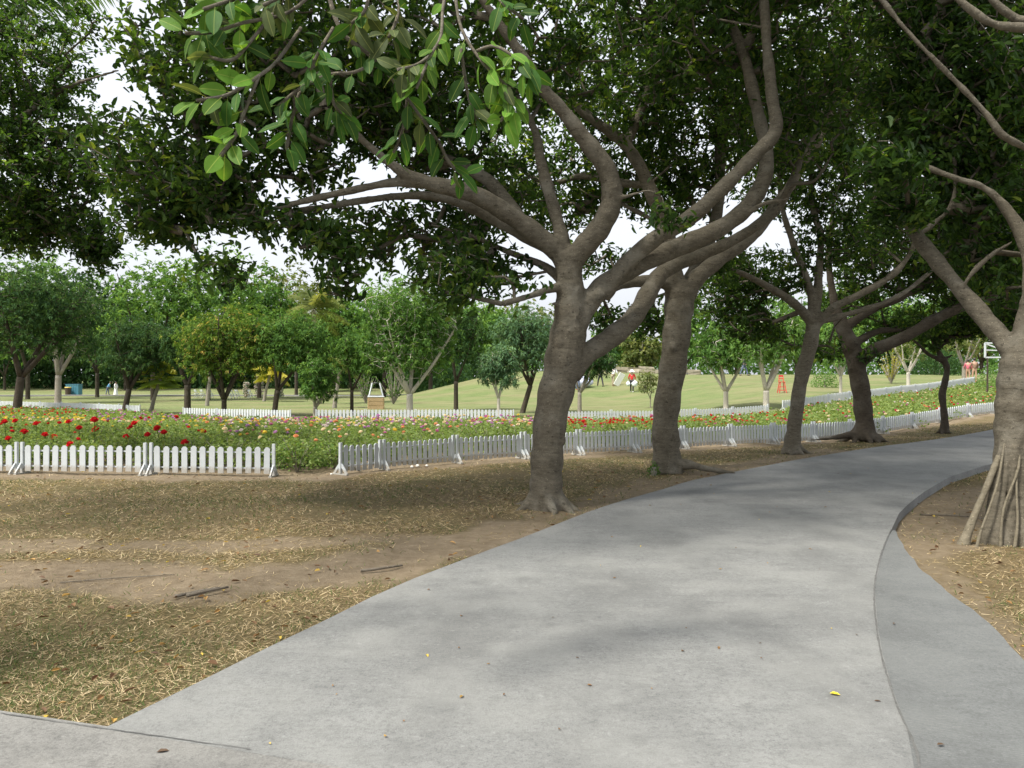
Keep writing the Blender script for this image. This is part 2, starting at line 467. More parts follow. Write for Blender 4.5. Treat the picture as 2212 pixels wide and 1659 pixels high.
NEARF = [(-18, 14.2), (-13, 13.8), (-8.2, 13.2), (-5.9, 12.86), (-3.77, 12.8), (-2.78, 12.9), (-2.22, 13.65), (-1.04, 14.6), (.215, 15.5), (1.35, 16.2), (2.57, 16.8), (3.8, 17.8), (5.1, 18.7), (6.3, 19.3), (7.5, 20), (9.1, 21.5), (10.7, 23.1), (12.45, 24.9), (14.4, 26.9), (16.7, 29.3), (19.3, 32), (22.4, 35), (30, 42)]
FARF = [(-40, 56), (-33, 50), (-18.6, 40), (-14.5, 35.6), (-9.1, 32.8), (-8.1, 33), (.1, 33), (2.2, 32.2), (11.2, 35), (12.7, 37.5), (20.2, 44), (32, 55), (40, 62)]
NFA, FFA = np.array(NEARF), np.array(FARF)
def bed_lo(x): return np.interp(x, NFA[:, 0], NFA[:, 1])
def bed_hi(x): return np.interp(x, FFA[:, 0], FFA[:, 1])
def dirt_at(x, y):
    e = .22 * nz(x, y, 2.3) + .1 * nz(x, y, 7.0, 1)
    d = 1 - sm((dpoly(x, y, TRACK) - .38 + e) / .3)
    d = np.maximum(d, .85 * (1 - sm((dpoly(x, y, TRACK2) - .12 + e * .7) / .25)))
    d = np.maximum(d, 1 - sm((np.abs(y - bed_lo(x) + .15) - .35 + e) / .3))
    d = np.maximum(d, ((y > bed_lo(x)) & (y < bed_hi(x))) * 1.0)
    d = np.maximum(d, .9 * (1 - sm((dpoly(x, y, [(3.6, 7.5), (4.4, 8.5), (5.6, 10.0), (7.2, 11.6)]) - .45 + e) / .35)))
    d = np.maximum(d, .8 * (1 - sm((dpoly(x, y, [(.6, 9.2), (1.9, 11.3), (3.6, 13.5), (7, 17.2)]) - .3 + e) / .3)))
    d = np.maximum(d, .75 * (1 - sm((dpoly(x, y, [(2.82, 4.3), (3.2, 5.5), (3.5, 6.8)]) - .1 + e * .4) / .15)))
    return d
GZ = H(GX, GY)
nxv, nyv = len(xs), len(ys)
idx = np.arange(nxv * nyv).reshape(nyv, nxv)
Fc = np.stack([idx[:-1, :-1], idx[:-1, 1:], idx[1:, 1:], idx[1:, :-1]], -1).reshape(-1, 4)
lawn = sm((GY - bed_hi(GX) + .2) / .6)
me = np_mesh('ground', np.stack([GX, GY, GZ], -1).reshape(-1, 3), Fc, M['ground'], smooth=True, extra={'dirt': dirt_at(GX, GY).ravel(), 'lawn': lawn.ravel()})
tag(link('ground', me), kind='structure')

def slab(name, A, B, n, m, mat, thick=.16, dz=.03, wob=(.012, .012)):
    A = resample(A, n); B = resample(B, n)
    V = []; 
    for i in range(n):
        for k in range(m + 1):
            t = k / m
            p = A[i] * (1 - t) + B[i] * t
            if k in (0, m):
                d = unit(B[i] - A[i]); p = p + d * wob[k > 0] * float(nz(p[0], p[1], 5, k))
            V.append((p[0], p[1], float(H0(p[0], p[1])) + dz))
    V = np.array(V); top = len(V)
    I = np.arange(n * (m + 1)).reshape(n, m + 1)
    Fs = [tuple(q) for q in np.stack([I[:-1, :-1], I[:-1, 1:], I[1:, 1:], I[1:, :-1]], -1).reshape(-1, 4)]
    rim = list(I[:, 0]) + list(I[-1, 1:]) + list(I[::-1, m][1:]) + list(I[0, ::-1][1:-1])
    low = V[rim] - np.array([0, 0, thick])
    V = np.vstack([V, low])
    L = len(rim)
    for i in range(L):
        j = (i + 1) % L
        Fs.append((rim[i], top + i, top + j, rim[j]))
    me = bpy.data.meshes.new(name); me.from_pydata([tuple(q) for q in V], [], Fs); me.materials.append(mat)
    import bmesh
    bm = bmesh.new(); bm.from_mesh(me); bmesh.ops.recalc_face_normals(bm, faces=bm.faces); bm.to_mesh(me); bm.free()
    o = link(name, me); tag(o, kind='structure')
    return o
SEAM = [(-14, 7.1), (-2.38, 3.72), (-1.82, 3.56), (-.77, 3.26), (1.30, 2.6)]
slab('road', ROAD_L, JOINT + KERB[1:], 90, 6, M['road'], wob=(.012, 0))
J2 = [(p[0] - .04, p[1]) for p in JOINT[:-1]] + [(3.875, 8.15)]
slab('road_shoulder', J2, [(2.9, 2.4)] + SHOULD[1:-1] + [(3.9, 8.15)], 40, 4, M['shoulder'], dz=.0278, wob=(0, .015))
slab('side_path', [(p[0], p[1] + .03) for p in SEAM] + [(3.2, 2.0)], [(-14, -6), (6, -6)], 30, 6, M['side'], dz=.0285, wob=(0, 0))
def joint(name, PL, w_, dz):
    C = resample(catmull([(a, b) for a, b in PL], 6), 120); V = []
    for i, (a, b) in enumerate(C):
        o = .003 * float(nz(a, b, 31)); ww = w_ * (.55 + .45 * float(nz(a, b, 14, 3)) + .3)
        d = unit(np.array(C[min(i + 1, 119)]) - np.array(C[max(i - 1, 0)])); nx, ny = -d[1], d[0]
        for sg in (-1, 1): V.append((a + nx * (o + sg * ww / 2), b + ny * (o + sg * ww / 2), float(H0(a, b)) + dz))
    me = bpy.data.meshes.new(name); me.from_pydata(V, [], [(2 * i, 2 * i + 1, 2 * i + 3, 2 * i + 2) for i in range(119)]); me.materials.append(simple('joint_filler', (.10, .10, .095), .9, .3, 40))
    tag(link(name, me), kind='structure')
joint('road_joint', [(a - .004, b) for a, b in JOINT], .012, .0342)
joint('road_joint', [(-2.38, 3.72), (-1.82, 3.56), (-1.1, 3.36)], .007, .0342)
# far path across the lawn
pl = [(-90, 92), (-60, 90), (-40, 92), (-28, 91), (-20, 88), (-9, 90), (-3, 96)]
slab('footpath', [(a, b) for a, b in pl], [(a, b + 3.2) for a, b in pl], 40, 2, M['side'], dz=.10, thick=.2)

# ------------------------------------------------------------------ grass, litter
def near_samples(n, ylo, yhi, p=1.0):
    """points scattered over the near ground, denser close by"""
    out = []
    Y = ylo * (yhi / ylo) ** rng.random(n)
    u = rng.random(n) * 2400 - 90
    return (u - 1106) / F * Y, Y
def off_concrete(x, y):
    lx = np.interp(y, LEX[:, 1], LEX[:, 0]); seam = np.interp(x, [-14, -2.38, -1.82, 1.3], [7.1, 3.72, 3.56, 2.6])
    RS = np.array(SHOULD[:-1] + KERB)
    rx = np.interp(y, RS[:, 1], RS[:, 0])
    return ((x < lx - .01) & (y > seam + .01)) | (x > rx + .02)
x, y = near_samples(400000, 3.3, 26)
ok = off_concrete(x, y) & ((y < bed_lo(x) + .1) | (x > np.interp(y, LEX[:, 1], LEX[:, 0])))
d = dirt_at(x, y)
ok &= rng.random(len(x)) > d * .93
ok &= rng.random(len(x)) < .62 + .45 * nz(x, y, 1.1, 4)
x, y, d = x[ok], y[ok], d[ok]
n = len(x)
patch = nz(x, y, .8, 3) + .5 * nz(x, y, 3.1, 1)
edge = sm(1 - (np.abs(x - np.interp(y, LEX[:, 1], LEX[:, 0])) / .5))
near_g = sm((5.6 - y) / 1.6) * sm((-x - .6) / 1.5)
greenp = np.clip(.22 + .28 * patch + .3 * near_g + .25 * edge * (y > 8), .04, .85)
isg = rng.random(n) < greenp
tint = np.where(isg, rng.random(n) * .34, .42 + .58 * rng.random(n) ** (1.3 - .6 * sm((6 - y) / 2)))
az = rng.random(n) * 2 * math.pi
el = np.where(isg, .35 + .8 * rng.random(n), .03 + .4 * rng.random(n) ** 1.5)
L = np.where(isg, .025 + .04 * rng.random(n), .028 + .07 * rng.random(n) ** 2) * (1 + .03 * (y - 4).clip(0, 12))
Wd = (.0026 + .0024 * rng.random(n)) * (1 + .16 * (y - 3.5))
ax = np.stack([np.cos(az) * np.cos(el), np.sin(az) * np.cos(el), np.sin(el)], 1)
nr = np.stack([rng.normal(size=n) * .3, rng.normal(size=n) * .3, np.ones(n)], 1)
s = unit(np.cross(ax, nr))
p0 = np.stack([x, y, H(x, y) + .004], 1)
mid = p0 + ax * (L * .6)[:, None]
V = np.stack([p0 - s * Wd[:, None] / 2, p0 + s * Wd[:, None] / 2, p0 + ax * L[:, None] - np.array([0, 0, 1]) * (L * .2 * isg)[:, None]], 1).reshape(-1, 3)
me = np_mesh('grass', V, np.arange(n * 3).reshape(n, 3), M['grass'], tint=np.repeat(tint, 3))
tag(link('grass', me), 'short dry and green grass with straw beside the road', 'grass', kind='stuff')
# fallen leaves
x, y = near_samples(1100, 3.4, 22)
ok = off_concrete(x, y) & (y < np.where(x < 4, bed_lo(x) + .3, 99))
x, y = x[ok], y[ok]; n = len(x)
az = rng.random(n) * 6.283
ax = np.stack([np.cos(az), np.sin(az), rng.random(n) * .4], 1)
nr = np.stack([rng.normal(size=n) * .4, rng.normal(size=n) * .4, np.ones(n)], 1)
me = leaf_mesh('fallen_leaves', np.stack([x, y, H(x, y) + .02], 1), ax, nr, .03 + .045 * rng.random(n), .012 + .022 * rng.random(n), rng.random(n) ** 1.4, M['litter'], curl=.25)
tag(link('fallen_leaves', me), 'brown and yellow fallen leaves strewn over the dry grass', 'leaf litter', kind='stuff')

x, y = near_samples(160, 3.4, 20)
rx_ = np.interp(y, np.array(JOINT + KERB)[:, 1], np.array(JOINT + KERB)[:, 0]); lx_ = np.interp(y, LEX[:, 1], LEX[:, 0])
ok = (x > lx_ + .03) & (x < rx_ - .03); x, y = x[ok], y[ok]; n = len(x)
az = rng.random(n) * 6.283
me = leaf_mesh('road_litter', np.stack([x, y, H0(x, y) + .036], 1), np.stack([np.cos(az), np.sin(az), rng.random(n) * .2], 1), np.tile([0, 0, 1.0], (n, 1)), .012 + .028 * rng.random(n) ** 2, .008 + .012 * rng.random(n), rng.random(n), M['litter'], curl=.2)
tag(link('road_litter', me), 'tiny dry leaf scraps and buds scattered over the concrete road', 'leaf litter', kind='stuff')
# ------------------------------------------------------------------ big fig trees along the road
def remeshed(mb, name, mat, voxel=.03, disp=.02):
    me = mb.mesh(name + '_src', mat)
    o = bpy.data.objects.new('tmp', me); COL.objects.link(o)
    r = o.modifiers.new('r', 'REMESH'); r.mode = 'VOXEL'; r.voxel_size = voxel; r.use_smooth_shade = True
    s = o.modifiers.new('s', 'SMOOTH'); s.factor = .5; s.iterations = 4
    if disp:
        tx = bpy.data.textures.new('lumps', 'CLOUDS'); tx.noise_scale = .35; tx.noise_depth = 2
        dm = o.modifiers.new('d', 'DISPLACE'); dm.texture = tx; dm.strength = disp * 2.2; dm.mid_level = .5; dm.texture_coords = 'GLOBAL'
    dg = bpy.context.evaluated_depsgraph_get()
    out = bpy.data.meshes.new_from_object(o.evaluated_get(dg))
    bpy.data.objects.remove(o)
    out.name = name
    out.polygons.foreach_set('use_smooth', np.ones(len(out.polygons), bool))
    return out
def grow(nodes, nodew, tips, step=.4, jit=.06):
    """joins each tip to the nearest wood already there; returns segments and their radii"""
    sk = np.array(nodes)
    d0 = np.array([np.min(np.sum((sk - q) ** 2, 1)) for q in tips])
    tips = tips[np.argsort(d0)]
    cap = len(sk) + len(tips) * 12
    PN = np.zeros((cap, 3)); par = np.full(cap, -1, int)
    ns = len(sk); PN[:ns] = sk; n = ns
    tipi = []
    for q in tips:
        dd = PN[:n] - q
        d2 = np.einsum('ij,ij->i', dd, dd)
        # prefer joining from below/behind
        d2 = d2 + np.where(dd[:, 2] > 0, dd[:, 2] * .8, 0)
        j = int(np.argmin(d2)); a = PN[j]
        D = math.sqrt(float(np.sum((q - a) ** 2)))
        k = max(1, min(11, int(D / step)))
        pj = j
        bend = rng.normal(size=3) * .10 * D; bend[2] += .06 * D
        for i in range(1, k + 1):
            t = i / k
            pt = a + (q - a) * t + bend * math.sin(math.pi * t) + (rng.normal(size=3) * jit if i < k else 0)
            if n >= cap: break
            PN[n] = pt; par[n] = pj; pj = n; n += 1
        tipi.append(pj)
    wt = np.zeros(n); wt[tipi] += 1
    for i in range(n - 1, ns - 1, -1): wt[par[i]] += wt[i]
    ii = np.arange(ns, n)
    A, B = PN[par[ii]], PN[ii]
    rr = .0042 * np.maximum(wt, 1) ** .47
    rb = rr[ii]; ra = np.where(par[ii] >= ns, rr[par[ii]], rb * 1.15)
    ti = np.array(tipi)
    return A, B, np.minimum(ra, rb * 1.8), rb, PN[ti], unit(PN[ti] - PN[par[ti]])
def spray(tp, td, k, L, W, tint0=.45, drop=.25, back=.3, spread=.8):
    """leaves round each twig tip"""
    n = len(tp)
    t = rng.random((n, k)); 
    d = td[:, None, :] + 0 * t[..., None]
    pos = tp[:, None, :] - d * (t * back)[..., None] + rng.normal(size=(n, k, 3)) * .03
    rad = rng.normal(size=(n, k, 3)); rad -= d * np.sum(rad * d, -1, keepdims=True); rad = unit(rad)
    ax = d * (.35 + .5 * rng.random((n, k, 1))) + rad * spread
    ax[..., 2] -= drop * (.4 + rng.random((n, k)))
    nr = rng.normal(size=(n, k, 3)) * .45; nr[..., 2] += 1
    LL = L * (.65 + .55 * rng.random((n, k))); WW = W * (.7 + .5 * rng.random((n, k)))
    ct = tint0 + .22 * rng.normal(size=(n, 1)) + .16 * rng.normal(size=(n, k))
    return pos.reshape(-1, 3), ax.reshape(-1, 3), nr.reshape(-1, 3), LL.ravel(), WW.ravel(), np.clip(ct, 0, 1).ravel()
def blob_pts(blobs, mult=1.0):
    out = []
    for (u, v, Y, ru, rv, rY, n) in blobs:
        n = int(n * mult)
        c = np.array(P(u, v, Y)); sc = np.array([ru / F * Y, rY, rv / F * Y])
        q = unit(rng.normal(size=(n, 3))) * (rng.random((n, 1)) ** (1 / 2.6))
        out.append(c + q * sc)
    return np.vstack(out)
DENS = 1.35
def limb(mb, pts, sk=None, sides=12, n=5, r0=None):
    """pts: (u, v, Y, radius in metres)"""
    A = np.array([list(P(u, v, Y)) + [r] for u, v, Y, r in pts])
    C = catmull(A, n)
    rad = np.maximum(C[:, 3], .008) * (1 + .05 * np.sin(np.arange(len(C)) * 1.7 + pts[0][0]))
    mb.tube(C[:, :3], rad, sides)
    if sk is not None: sk.extend(C[::3, :3].tolist()); sk.append(C[-1, :3].tolist())
def roots(mb, u, Y, r, n=6, L=.55, seed=0):
    g = random.Random(seed); x0, y0, _ = P(u, 0, Y)
    for k in range(n):
        a = k * 2 * math.pi / n + g.uniform(-.4, .4); l = L * g.uniform(.7, 1.3)
        pts = []; 
        for i in range(6):
            t = i / 5; d = r * .55 + l * t
            wob = .12 * math.sin(t * 5 + k)
            x = x0 + math.cos(a + wob) * d; y = y0 + math.sin(a + wob) * d
            pts.append((x, y, Hs(x, y) + (1 - t) ** 2.2 * r * 1.5 - .03 * t))
        mb.tube(pts, [r * .42 * (1 - .75 * i / 5) + .01 for i in range(6)], 8)
def fig_tree(label, base, limbs, blobs, voxel=.03, K=8, L=.115, W=.056, step=.45, group='fig trees lining the road', rt=None, mult=1.0, drop=.25, tint0=.45, disp=.02, sides3=3, bark='bark', name='fig_tree'):
    b = G(*base); t = empty(name, b, label, 'tree', group)
    inv = Matrix.Translation(-b)
    mb = MB(); sk = []
    for i, l in enumerate(limbs): limb(mb, l, sk if i or len(limbs) == 1 else None)
    if rt: roots(mb, base[0], base[1], *rt)
    kg = random.Random(int(base[0]))
    for l in limbs:                              # knots and pruned stubs
        C = catmull([list(P(u, v, Y)) + [r] for u, v, Y, r in l], 5)
        for q in C[3::2]:
            if q[3] > .045 and kg.random() < .55:
                a_ = kg.uniform(0, 6.28); d_ = Vector((math.cos(a_), -abs(math.sin(a_)) * .8, kg.uniform(-.5, .5))).normalized()
                mb.ball(Vector(q[:3]) + d_ * q[3] * .86, q[3] * kg.uniform(.22, .36), 8, 6, (1, 1, 1.2))
    me = remeshed(mb, 'trunk', M[bark], voxel, disp); me.transform(inv)
    link('trunk', me, t)
    tips = blob_pts(blobs, DENS * mult)
    A, B, ra, rb, tp, td = grow(sk, None, tips, step)
    me = seg_mesh('twigs', A, B, ra, rb, M[bark], sides3); me.transform(inv)
    o = link('twigs', me, t); o['kind'] = 'stuff'
    me = leaf_mesh('crown', *spray(tp, td, K, L, W, tint0=tint0, drop=drop, back=.45, spread=1.0), M['leaf_fig']); me.transform(inv)
    o = link('crown', me, t); o['kind'] = 'stuff'
    return t
def W(x, y, z): return ((x / y) * F + 1106, 812 - (z - 1.6) / y * F, y)
def Wl(*pts): return [W(x, y, z) + (r,) for x, y, z, r in pts]
def Wb(x, y, z, rx, ry, rz, n): u, v, Y = W(x, y, z); return (u, v, Y, rx / Y * F, rz / Y * F, ry, n)
# nearest tree: base at 9.6 m
Y1 = 9.6
T1 = [
 [(1178, 1105, Y1, .235), (1179, 1060, Y1, .205), (1181, 1000, Y1, .195), (1190, 900, Y1, .205), (1212, 800, Y1, .225), (1228, 720, Y1, .215), (1232, 650, Y1, .175), (1230, 595, Y1, .16), (1218, 550, Y1, .15)],
 [(1225, 570, Y1, .14), (1190, 530, 9.55, .125), (1120, 478, 9.4, .115), (1050, 432, 9.2, .11), (985, 408, 9.0, .10), (925, 395, 8.9, .085), (870, 372, 8.8, .06), (800, 318, 8.7, .042), (765, 285, 8.6, .035), (700, 230, 8.4, .02)],
 [(1185, 535, 9.7, .09), (1100, 490, 9.6, .085), (1000, 440, 9.5, .07), (930, 424, 9.4, .055), (860, 424, 9.3, .045), (780, 434, 9.1, .042), (700, 447, 9.0, .038), (600, 460, 8.9, .03), (500, 452, 8.9, .02), (420, 420, 9, .012)],
 [(915, 397, 8.9, .06), (850, 394, 8.85, .05), (760, 411, 8.8, .045), (650, 436, 8.8, .036), (570, 455, 8.8, .03), (490, 470, 8.8, .018), (400, 500, 8.9, .01)],
 [(1130, 484, 9.6, .09), (1065, 400, 9.9, .085), (1012, 366, 10.1, .075), (930, 330, 10.3, .068), (882, 292, 10.4, .06), (862, 250, 10.5, .055), (850, 180, 10.6, .05), (830, 90, 10.8, .04), (790, -20, 11, .02)],
 [(1222, 560, Y1, .11), (1205, 480, 9.7, .085), (1182, 400, 9.8, .08), (1166, 340, 9.8, .065), (1155, 280, 9.9, .05), (1100, 180, 10, .03)],
 [(1230, 570, Y1, .14), (1262, 532, 9.5, .135), (1298, 490, 9.4, .13), (1322, 430, 9.3, .125), (1310, 365, 9.2, .11), (1265, 305, 9.1, .095), (1215, 238, 9.0, .085), (1170, 188, 8.9, .078), (1120, 110, 8.8, .065), (1070, 40, 8.7, .05), (1000, -60, 8.6, .03)],
 [(1236, 720, Y1, .14), (1268, 660, 9.65, .135), (1310, 612, 9.7, .13), (1390, 566, 9.8, .125), (1480, 528, 9.9, .122), (1560, 490, 10, .118), (1620, 440, 10.1, .11), (1652, 380, 10.2, .10), (1652, 312, 10.3, .09), (1632, 220, 10.4, .082), (1604, 110, 10.5, .075), (1560, 10, 10.6, .05), (1530, -80, 10.7, .03)],
 [(1300, 640, 9.7, .11), (1350, 572, 9.6, .10), (1420, 512, 9.55, .10), (1490, 470, 9.5, .098), (1569, 398, 9.5, .09), (1635, 330, 9.5, .085), (1676, 280, 9.5, .08), (1666, 197, 9.5, .07), (1657, 99, 9.5, .062), (1650, 0, 9.5, .055), (1640, -120, 9.6, .03)],
 [(1606, 120, 10.5, .06), (1645, 20, 10.6, .05), (1690, -80, 10.8, .03)],
 [(1232, 810, Y1, .14), (1262, 768, 9.7, .135), (1312, 735, 9.9, .13), (1366, 690, 10.1, .125), (1402, 631, 10.3, .12), (1434, 585, 10.5, .11), (1500, 556, 10.8, .09), (1570, 526, 11, .08), (1635, 487, 11.2, .075), (1684, 444, 11.3, .07), (1717, 378, 11.5, .06), (1734, 329, 11.6, .055), (1790, 240, 11.8, .04), (1840, 130, 12, .02)],
 [(1684, 444, 11.3, .06), (1710, 400, 11.1, .035), (1760, 390, 11, .03), (1800, 330, 11, .02)],
 [(1222, 615, Y1, .07), (1180, 628, 9.4, .045), (1130, 644, 9.2, .04), (1083, 657, 9.05, .037)],
 [(1225, 655, Y1, .05), (1192, 657, 9.45, .026)],
 [(1285, 648, 9.6, .09), (1302, 630, 9.5, .06)],
 [(1215, 605, 9.7, .08), (1170, 572, 9.8, .05), (1100, 545, 9.9, .04), (1020, 510, 10, .03), (930, 485, 10, .02)],
 [(1318, 432, 9.3, .06), (1350, 425, 9.2, .03), (1400, 412, 9.1, .02), (1430, 425, 9.1, .015)],
 [(1600, 470, 10, .05), (1650, 440, 9.9, .03), (1705, 430, 9.8, .02)],
]
B1 = [(480, 160, 9.3, 170, 160, 1.6, 430), (320, 345, 9.5, 125, 90, 1.4, 190), (460, 400, 9.2, 110, 90, 1.0, 210), (330, 470, 9.3, 80, 55, .7, 75), (485, 590, 8.8, 60, 40, .4, 20),
      (700, 130, 9.8, 230, 150, 1.7, 520), (900, 220, 10.4, 200, 150, 1.5, 380), (660, 330, 9.5, 110, 70, 1.0, 90), (740, 600, 8.8, 50, 60, .4, 28), (730, 530, 9.2, 90, 30, .8, 42), (960, 590, 9.0, 85, 75, .5, 70), (620, 480, 9, 150, 30, .8, 50),
      (870, 500, 11, 220, 70, 1.2, 160), (1040, 420, 11.5, 170, 90, 1.0, 170), (1060, 120, 10.4, 220, 150, 1.6, 360), (1030, 560, 10, 110, 60, .8, 60),
      (1380, 80, 10.6, 200, 140, 1.6, 260), (1600, 60, 11, 200, 130, 1.6, 220), (1440, 470, 9.1, 50, 30, .3, 12), (1800, 120, 12, 130, 150, 1.4, 200), (1700, 250, 11.5, 130, 120, 1.3, 150),
      (700, -260, 10, 420, 240, 2.4, 420), (1400, -260, 10.4, 420, 240, 2.6, 420), (1090, 610, 9.6, 60, 40, .5, 12)]
fig_tree('large fig tree with thick spreading limbs nearest the camera, between fence and road', (1178, Y1), T1, B1, voxel=.022, disp=.012, rt=(.17, 7, .38, 3))
Y2 = 13.3
T2 = [
 [(1440, 1022, Y2, .27), (1440, 985, Y2, .235), (1438, 900, Y2, .22), (1452, 800, Y2, .225), (1464, 700, Y2, .235), (1468, 640, Y2, .25), (1466, 610, Y2, .2)],
 [(1462, 640, Y2, .18), (1440, 612, 13.2, .12), (1390, 608, 13.1, .10), (1340, 615, 13, .08), (1300, 640, 12.9, .06)],
 [(1475, 650, Y2, .18), (1502, 605, 13.3, .15), (1547, 565, 13.4, .13), (1619, 512, 13.5, .12), (1680, 440, 13.6, .10), (1720, 380, 13.8, .08), (1790, 260, 14, .06), (1820, 120, 14, .03)],
 [(1466, 640, Y2, .17), (1455, 580, 13.2, .14), (1438, 494, 13.1, .12), (1405, 411, 13, .11), (1356, 318, 12.9, .10), (1273, 253, 12.8, .08), (1200, 190, 12.8, .05)],
 [(1352, 318, 12.9, .07), (1388, 230, 12.9, .075), (1412, 148, 12.9, .07), (1414, 20, 12.9, .055), (1400, -90, 13, .03)],
 [(1480, 620, 13.6, .13), (1540, 500, 14, .11), (1555, 400, 14.2, .10), (1556, 296, 14.4, .09), (1572, 165, 14.6, .07), (1590, 30, 15, .04)],
 [(1400, 400, 13, .06), (1340, 395, 13.3, .07), (1260, 380, 13.6, .06), (1180, 395, 13.9, .045), (1080, 340, 14, .03)],
 [(1440, 500, 13.1, .06), (1400, 470, 13.3, .05), (1340, 440, 13.5, .04), (1270, 420, 13.8, .03)],
 [(1452, 1005, Y2, .13), (1490, 1004, 13.1, .08), (1535, 1014, 12.95, .05), (1590, 1022, 12.9, .02)],
]
B2 = [(1300, 220, 14, 170, 190, 1.8, 560), (1490, 200, 14, 160, 210, 1.8, 600), (1230, 430, 14.5, 130, 70, 1.0, 150), (1440, 400, 14.6, 110, 90, 1.2, 210), (1100, 350, 14.5, 120, 110, 1.2, 150), (1640, 180, 14.5, 120, 190, 1.6, 340), (1300, 690, 13.6, 50, 30, .5, 30), (1390, 690, 14.5, 50, 50, .4, 50),
      (1270, 550, 13.6, 70, 40, .5, 30), (1450, -150, 14, 350, 200, 2.4, 400), (1560, 560, 14.6, 70, 60, .8, 60)]
fig_tree('second fig tree from the camera with straight upright trunk, behind the nearest one', (1440, Y2), T2, B2, voxel=.03, rt=(.15, 5, .25, 5), L=.12)
Y3 = 16.6
T3 = [
 [(1708, 982, Y3, .21), (1711, 955, Y3, .165), (1720, 890, Y3, .145), (1730, 820, Y3, .145), (1750, 745, Y3, .15), (1760, 690, Y3, .14)],
 [(1757, 700, Y3, .11), (1715, 655, 16.5, .09), (1660, 620, 16.4, .075), (1590, 585, 16.3, .06), (1520, 560, 16.2, .03)],
 [(1757, 690, Y3, .10), (1748, 620, 16.6, .085), (1715, 530, 16.6, .075), (1690, 450, 16.6, .06), (1680, 340, 16.7, .04)],
 [(1762, 690, Y3, .10), (1768, 600, 16.7, .085), (1772, 510, 16.8, .07), (1750, 420, 16.9, .055), (1760, 300, 17, .04)],
 [(1765, 700, Y3, .11), (1800, 665, 16.4, .085), (1850, 640, 16.3, .08), (1920, 600, 16.2, .07), (1965, 550, 16.1, .06), (1990, 490, 16, .05), (2060, 420, 16, .03)],
 [(1770, 695, Y3, .08), (1860, 670, 16.8, .06), (1940, 640, 17, .05), (2020, 580, 17.2, .04)],
]
B3 = [(1700, 330, 17, 150, 150, 1.6, 520), (1800, 220, 17, 160, 190, 1.8, 620), (1650, 590, 17.5, 110, 60, 1.2, 260), (1570, 630, 17.8, 80, 70, .8, 190), (1620, 700, 17.6, 70, 40, .7, 110), (1850, 480, 17, 140, 110, 1.4, 420), (1690, 730, 18, 40, 30, .6, 20), (1780, 750, 18, 40, 30, .6, 20), (1750, -60, 17, 300, 120, 2, 260), (2000, -150, 14, 300, 160, 2.5, 420)]
fig_tree('slender fig tree leaning right, third along the road', (1710, Y3), T3, B3, voxel=.03, mult=.85, rt=(.15, 6, .3, 8), K=8, L=.125, bark='bark')
Y4 = 20
T4 = [
 [(1866, 952, Y4, .30), (1868, 925, Y4, .24), (1862, 860, Y4, .225), (1850, 790, Y4, .22), (1835, 740, Y4, .22), (1812, 690, Y4, .16), (1800, 640, Y4, .1), (1790, 560, Y4, .08), (1800, 450, Y4, .05)],
 [(1850, 790, Y4, .19), (1885, 758, 19.9, .17), (1950, 730, 19.8, .15), (2020, 690, 19.7, .14), (2080, 662, 19.6, .12), (2150, 640, 19.5, .09), (2210, 600, 19.5, .06)],
 [(1822, 710, Y4, .12), (1880, 672, 19.9, .10), (1950, 640, 19.8, .09), (2020, 600, 19.8, .08), (2090, 540, 19.8, .05)],
 [(1845, 740, Y4, .12), (1900, 715, 20.2, .08), (1960, 712, 20.4, .06), (2030, 690, 20.6, .04)],
 [(1860, 940, Y4, .14), (1830, 940, 19.8, .09), (1790, 948, 19.6, .05), (1750, 950, 19.5, .03)],
 [(1875, 940, Y4, .14), (1900, 946, 19.7, .08), (1915, 955, 19.6, .03)],
]
B4 = [(1930, 280, 20.5, 170, 200, 2, 900), (1930, 530, 20.5, 160, 110, 1.8, 620), (2060, 560, 20, 120, 110, 1.6, 420), (1830, 640, 21, 80, 60, 1.2, 170), (1880, 770, 19.6, 30, 20, .3, 12), (1960, 700, 21, 90, 35, 1, 110), (2080, 330, 20, 120, 180, 2, 620), (1780, 760, 20.5, 50, 25, .7, 35)]
fig_tree('leaning fig tree with one long limb reaching right, fourth along the road', (1866, Y4), T4, B4, voxel=.04, mult=.85, rt=(.24, 7, .5, 12), K=8, L=.135, W=.07, step=.6, bark='bark_dark')
Y5 = 22.5
T5 = [
 [(2040, 938, Y5, .13), (2040, 900, Y5, .10), (2036, 850, Y5, .10), (2046, 800, Y5, .085), (2036, 772, Y5, .085)],
 [(2036, 778, Y5, .08), (2005, 765, 22.4, .05), (1985, 745, 22.3, .045), (1960, 725, 22.2, .03)],
 [(2036, 778, Y5, .08), (2015, 735, 22.5, .055), (1990, 700, 22.6, .03)],
 [(2040, 776, Y5, .06), (2058, 766, 22.5, .02)],
]
B5 = [(2090, 690, 23, 90, 45, 1.2, 200), (2000, 690, 23, 80, 40, 1, 120), (2100, 600, 23, 90, 80, 1.5, 260), (2010, 742, 22.6, 40, 20, .5, 22)]
fig_tree('thin dark trunked fig tree standing alone near the road edge, fifth along', (2040, Y5), T5, B5, voxel=.03, rt=(.1, 5, .25, 2), K=8, L=.135, W=.07, step=.6, bark='bark_dark')
Y6 = 7.8
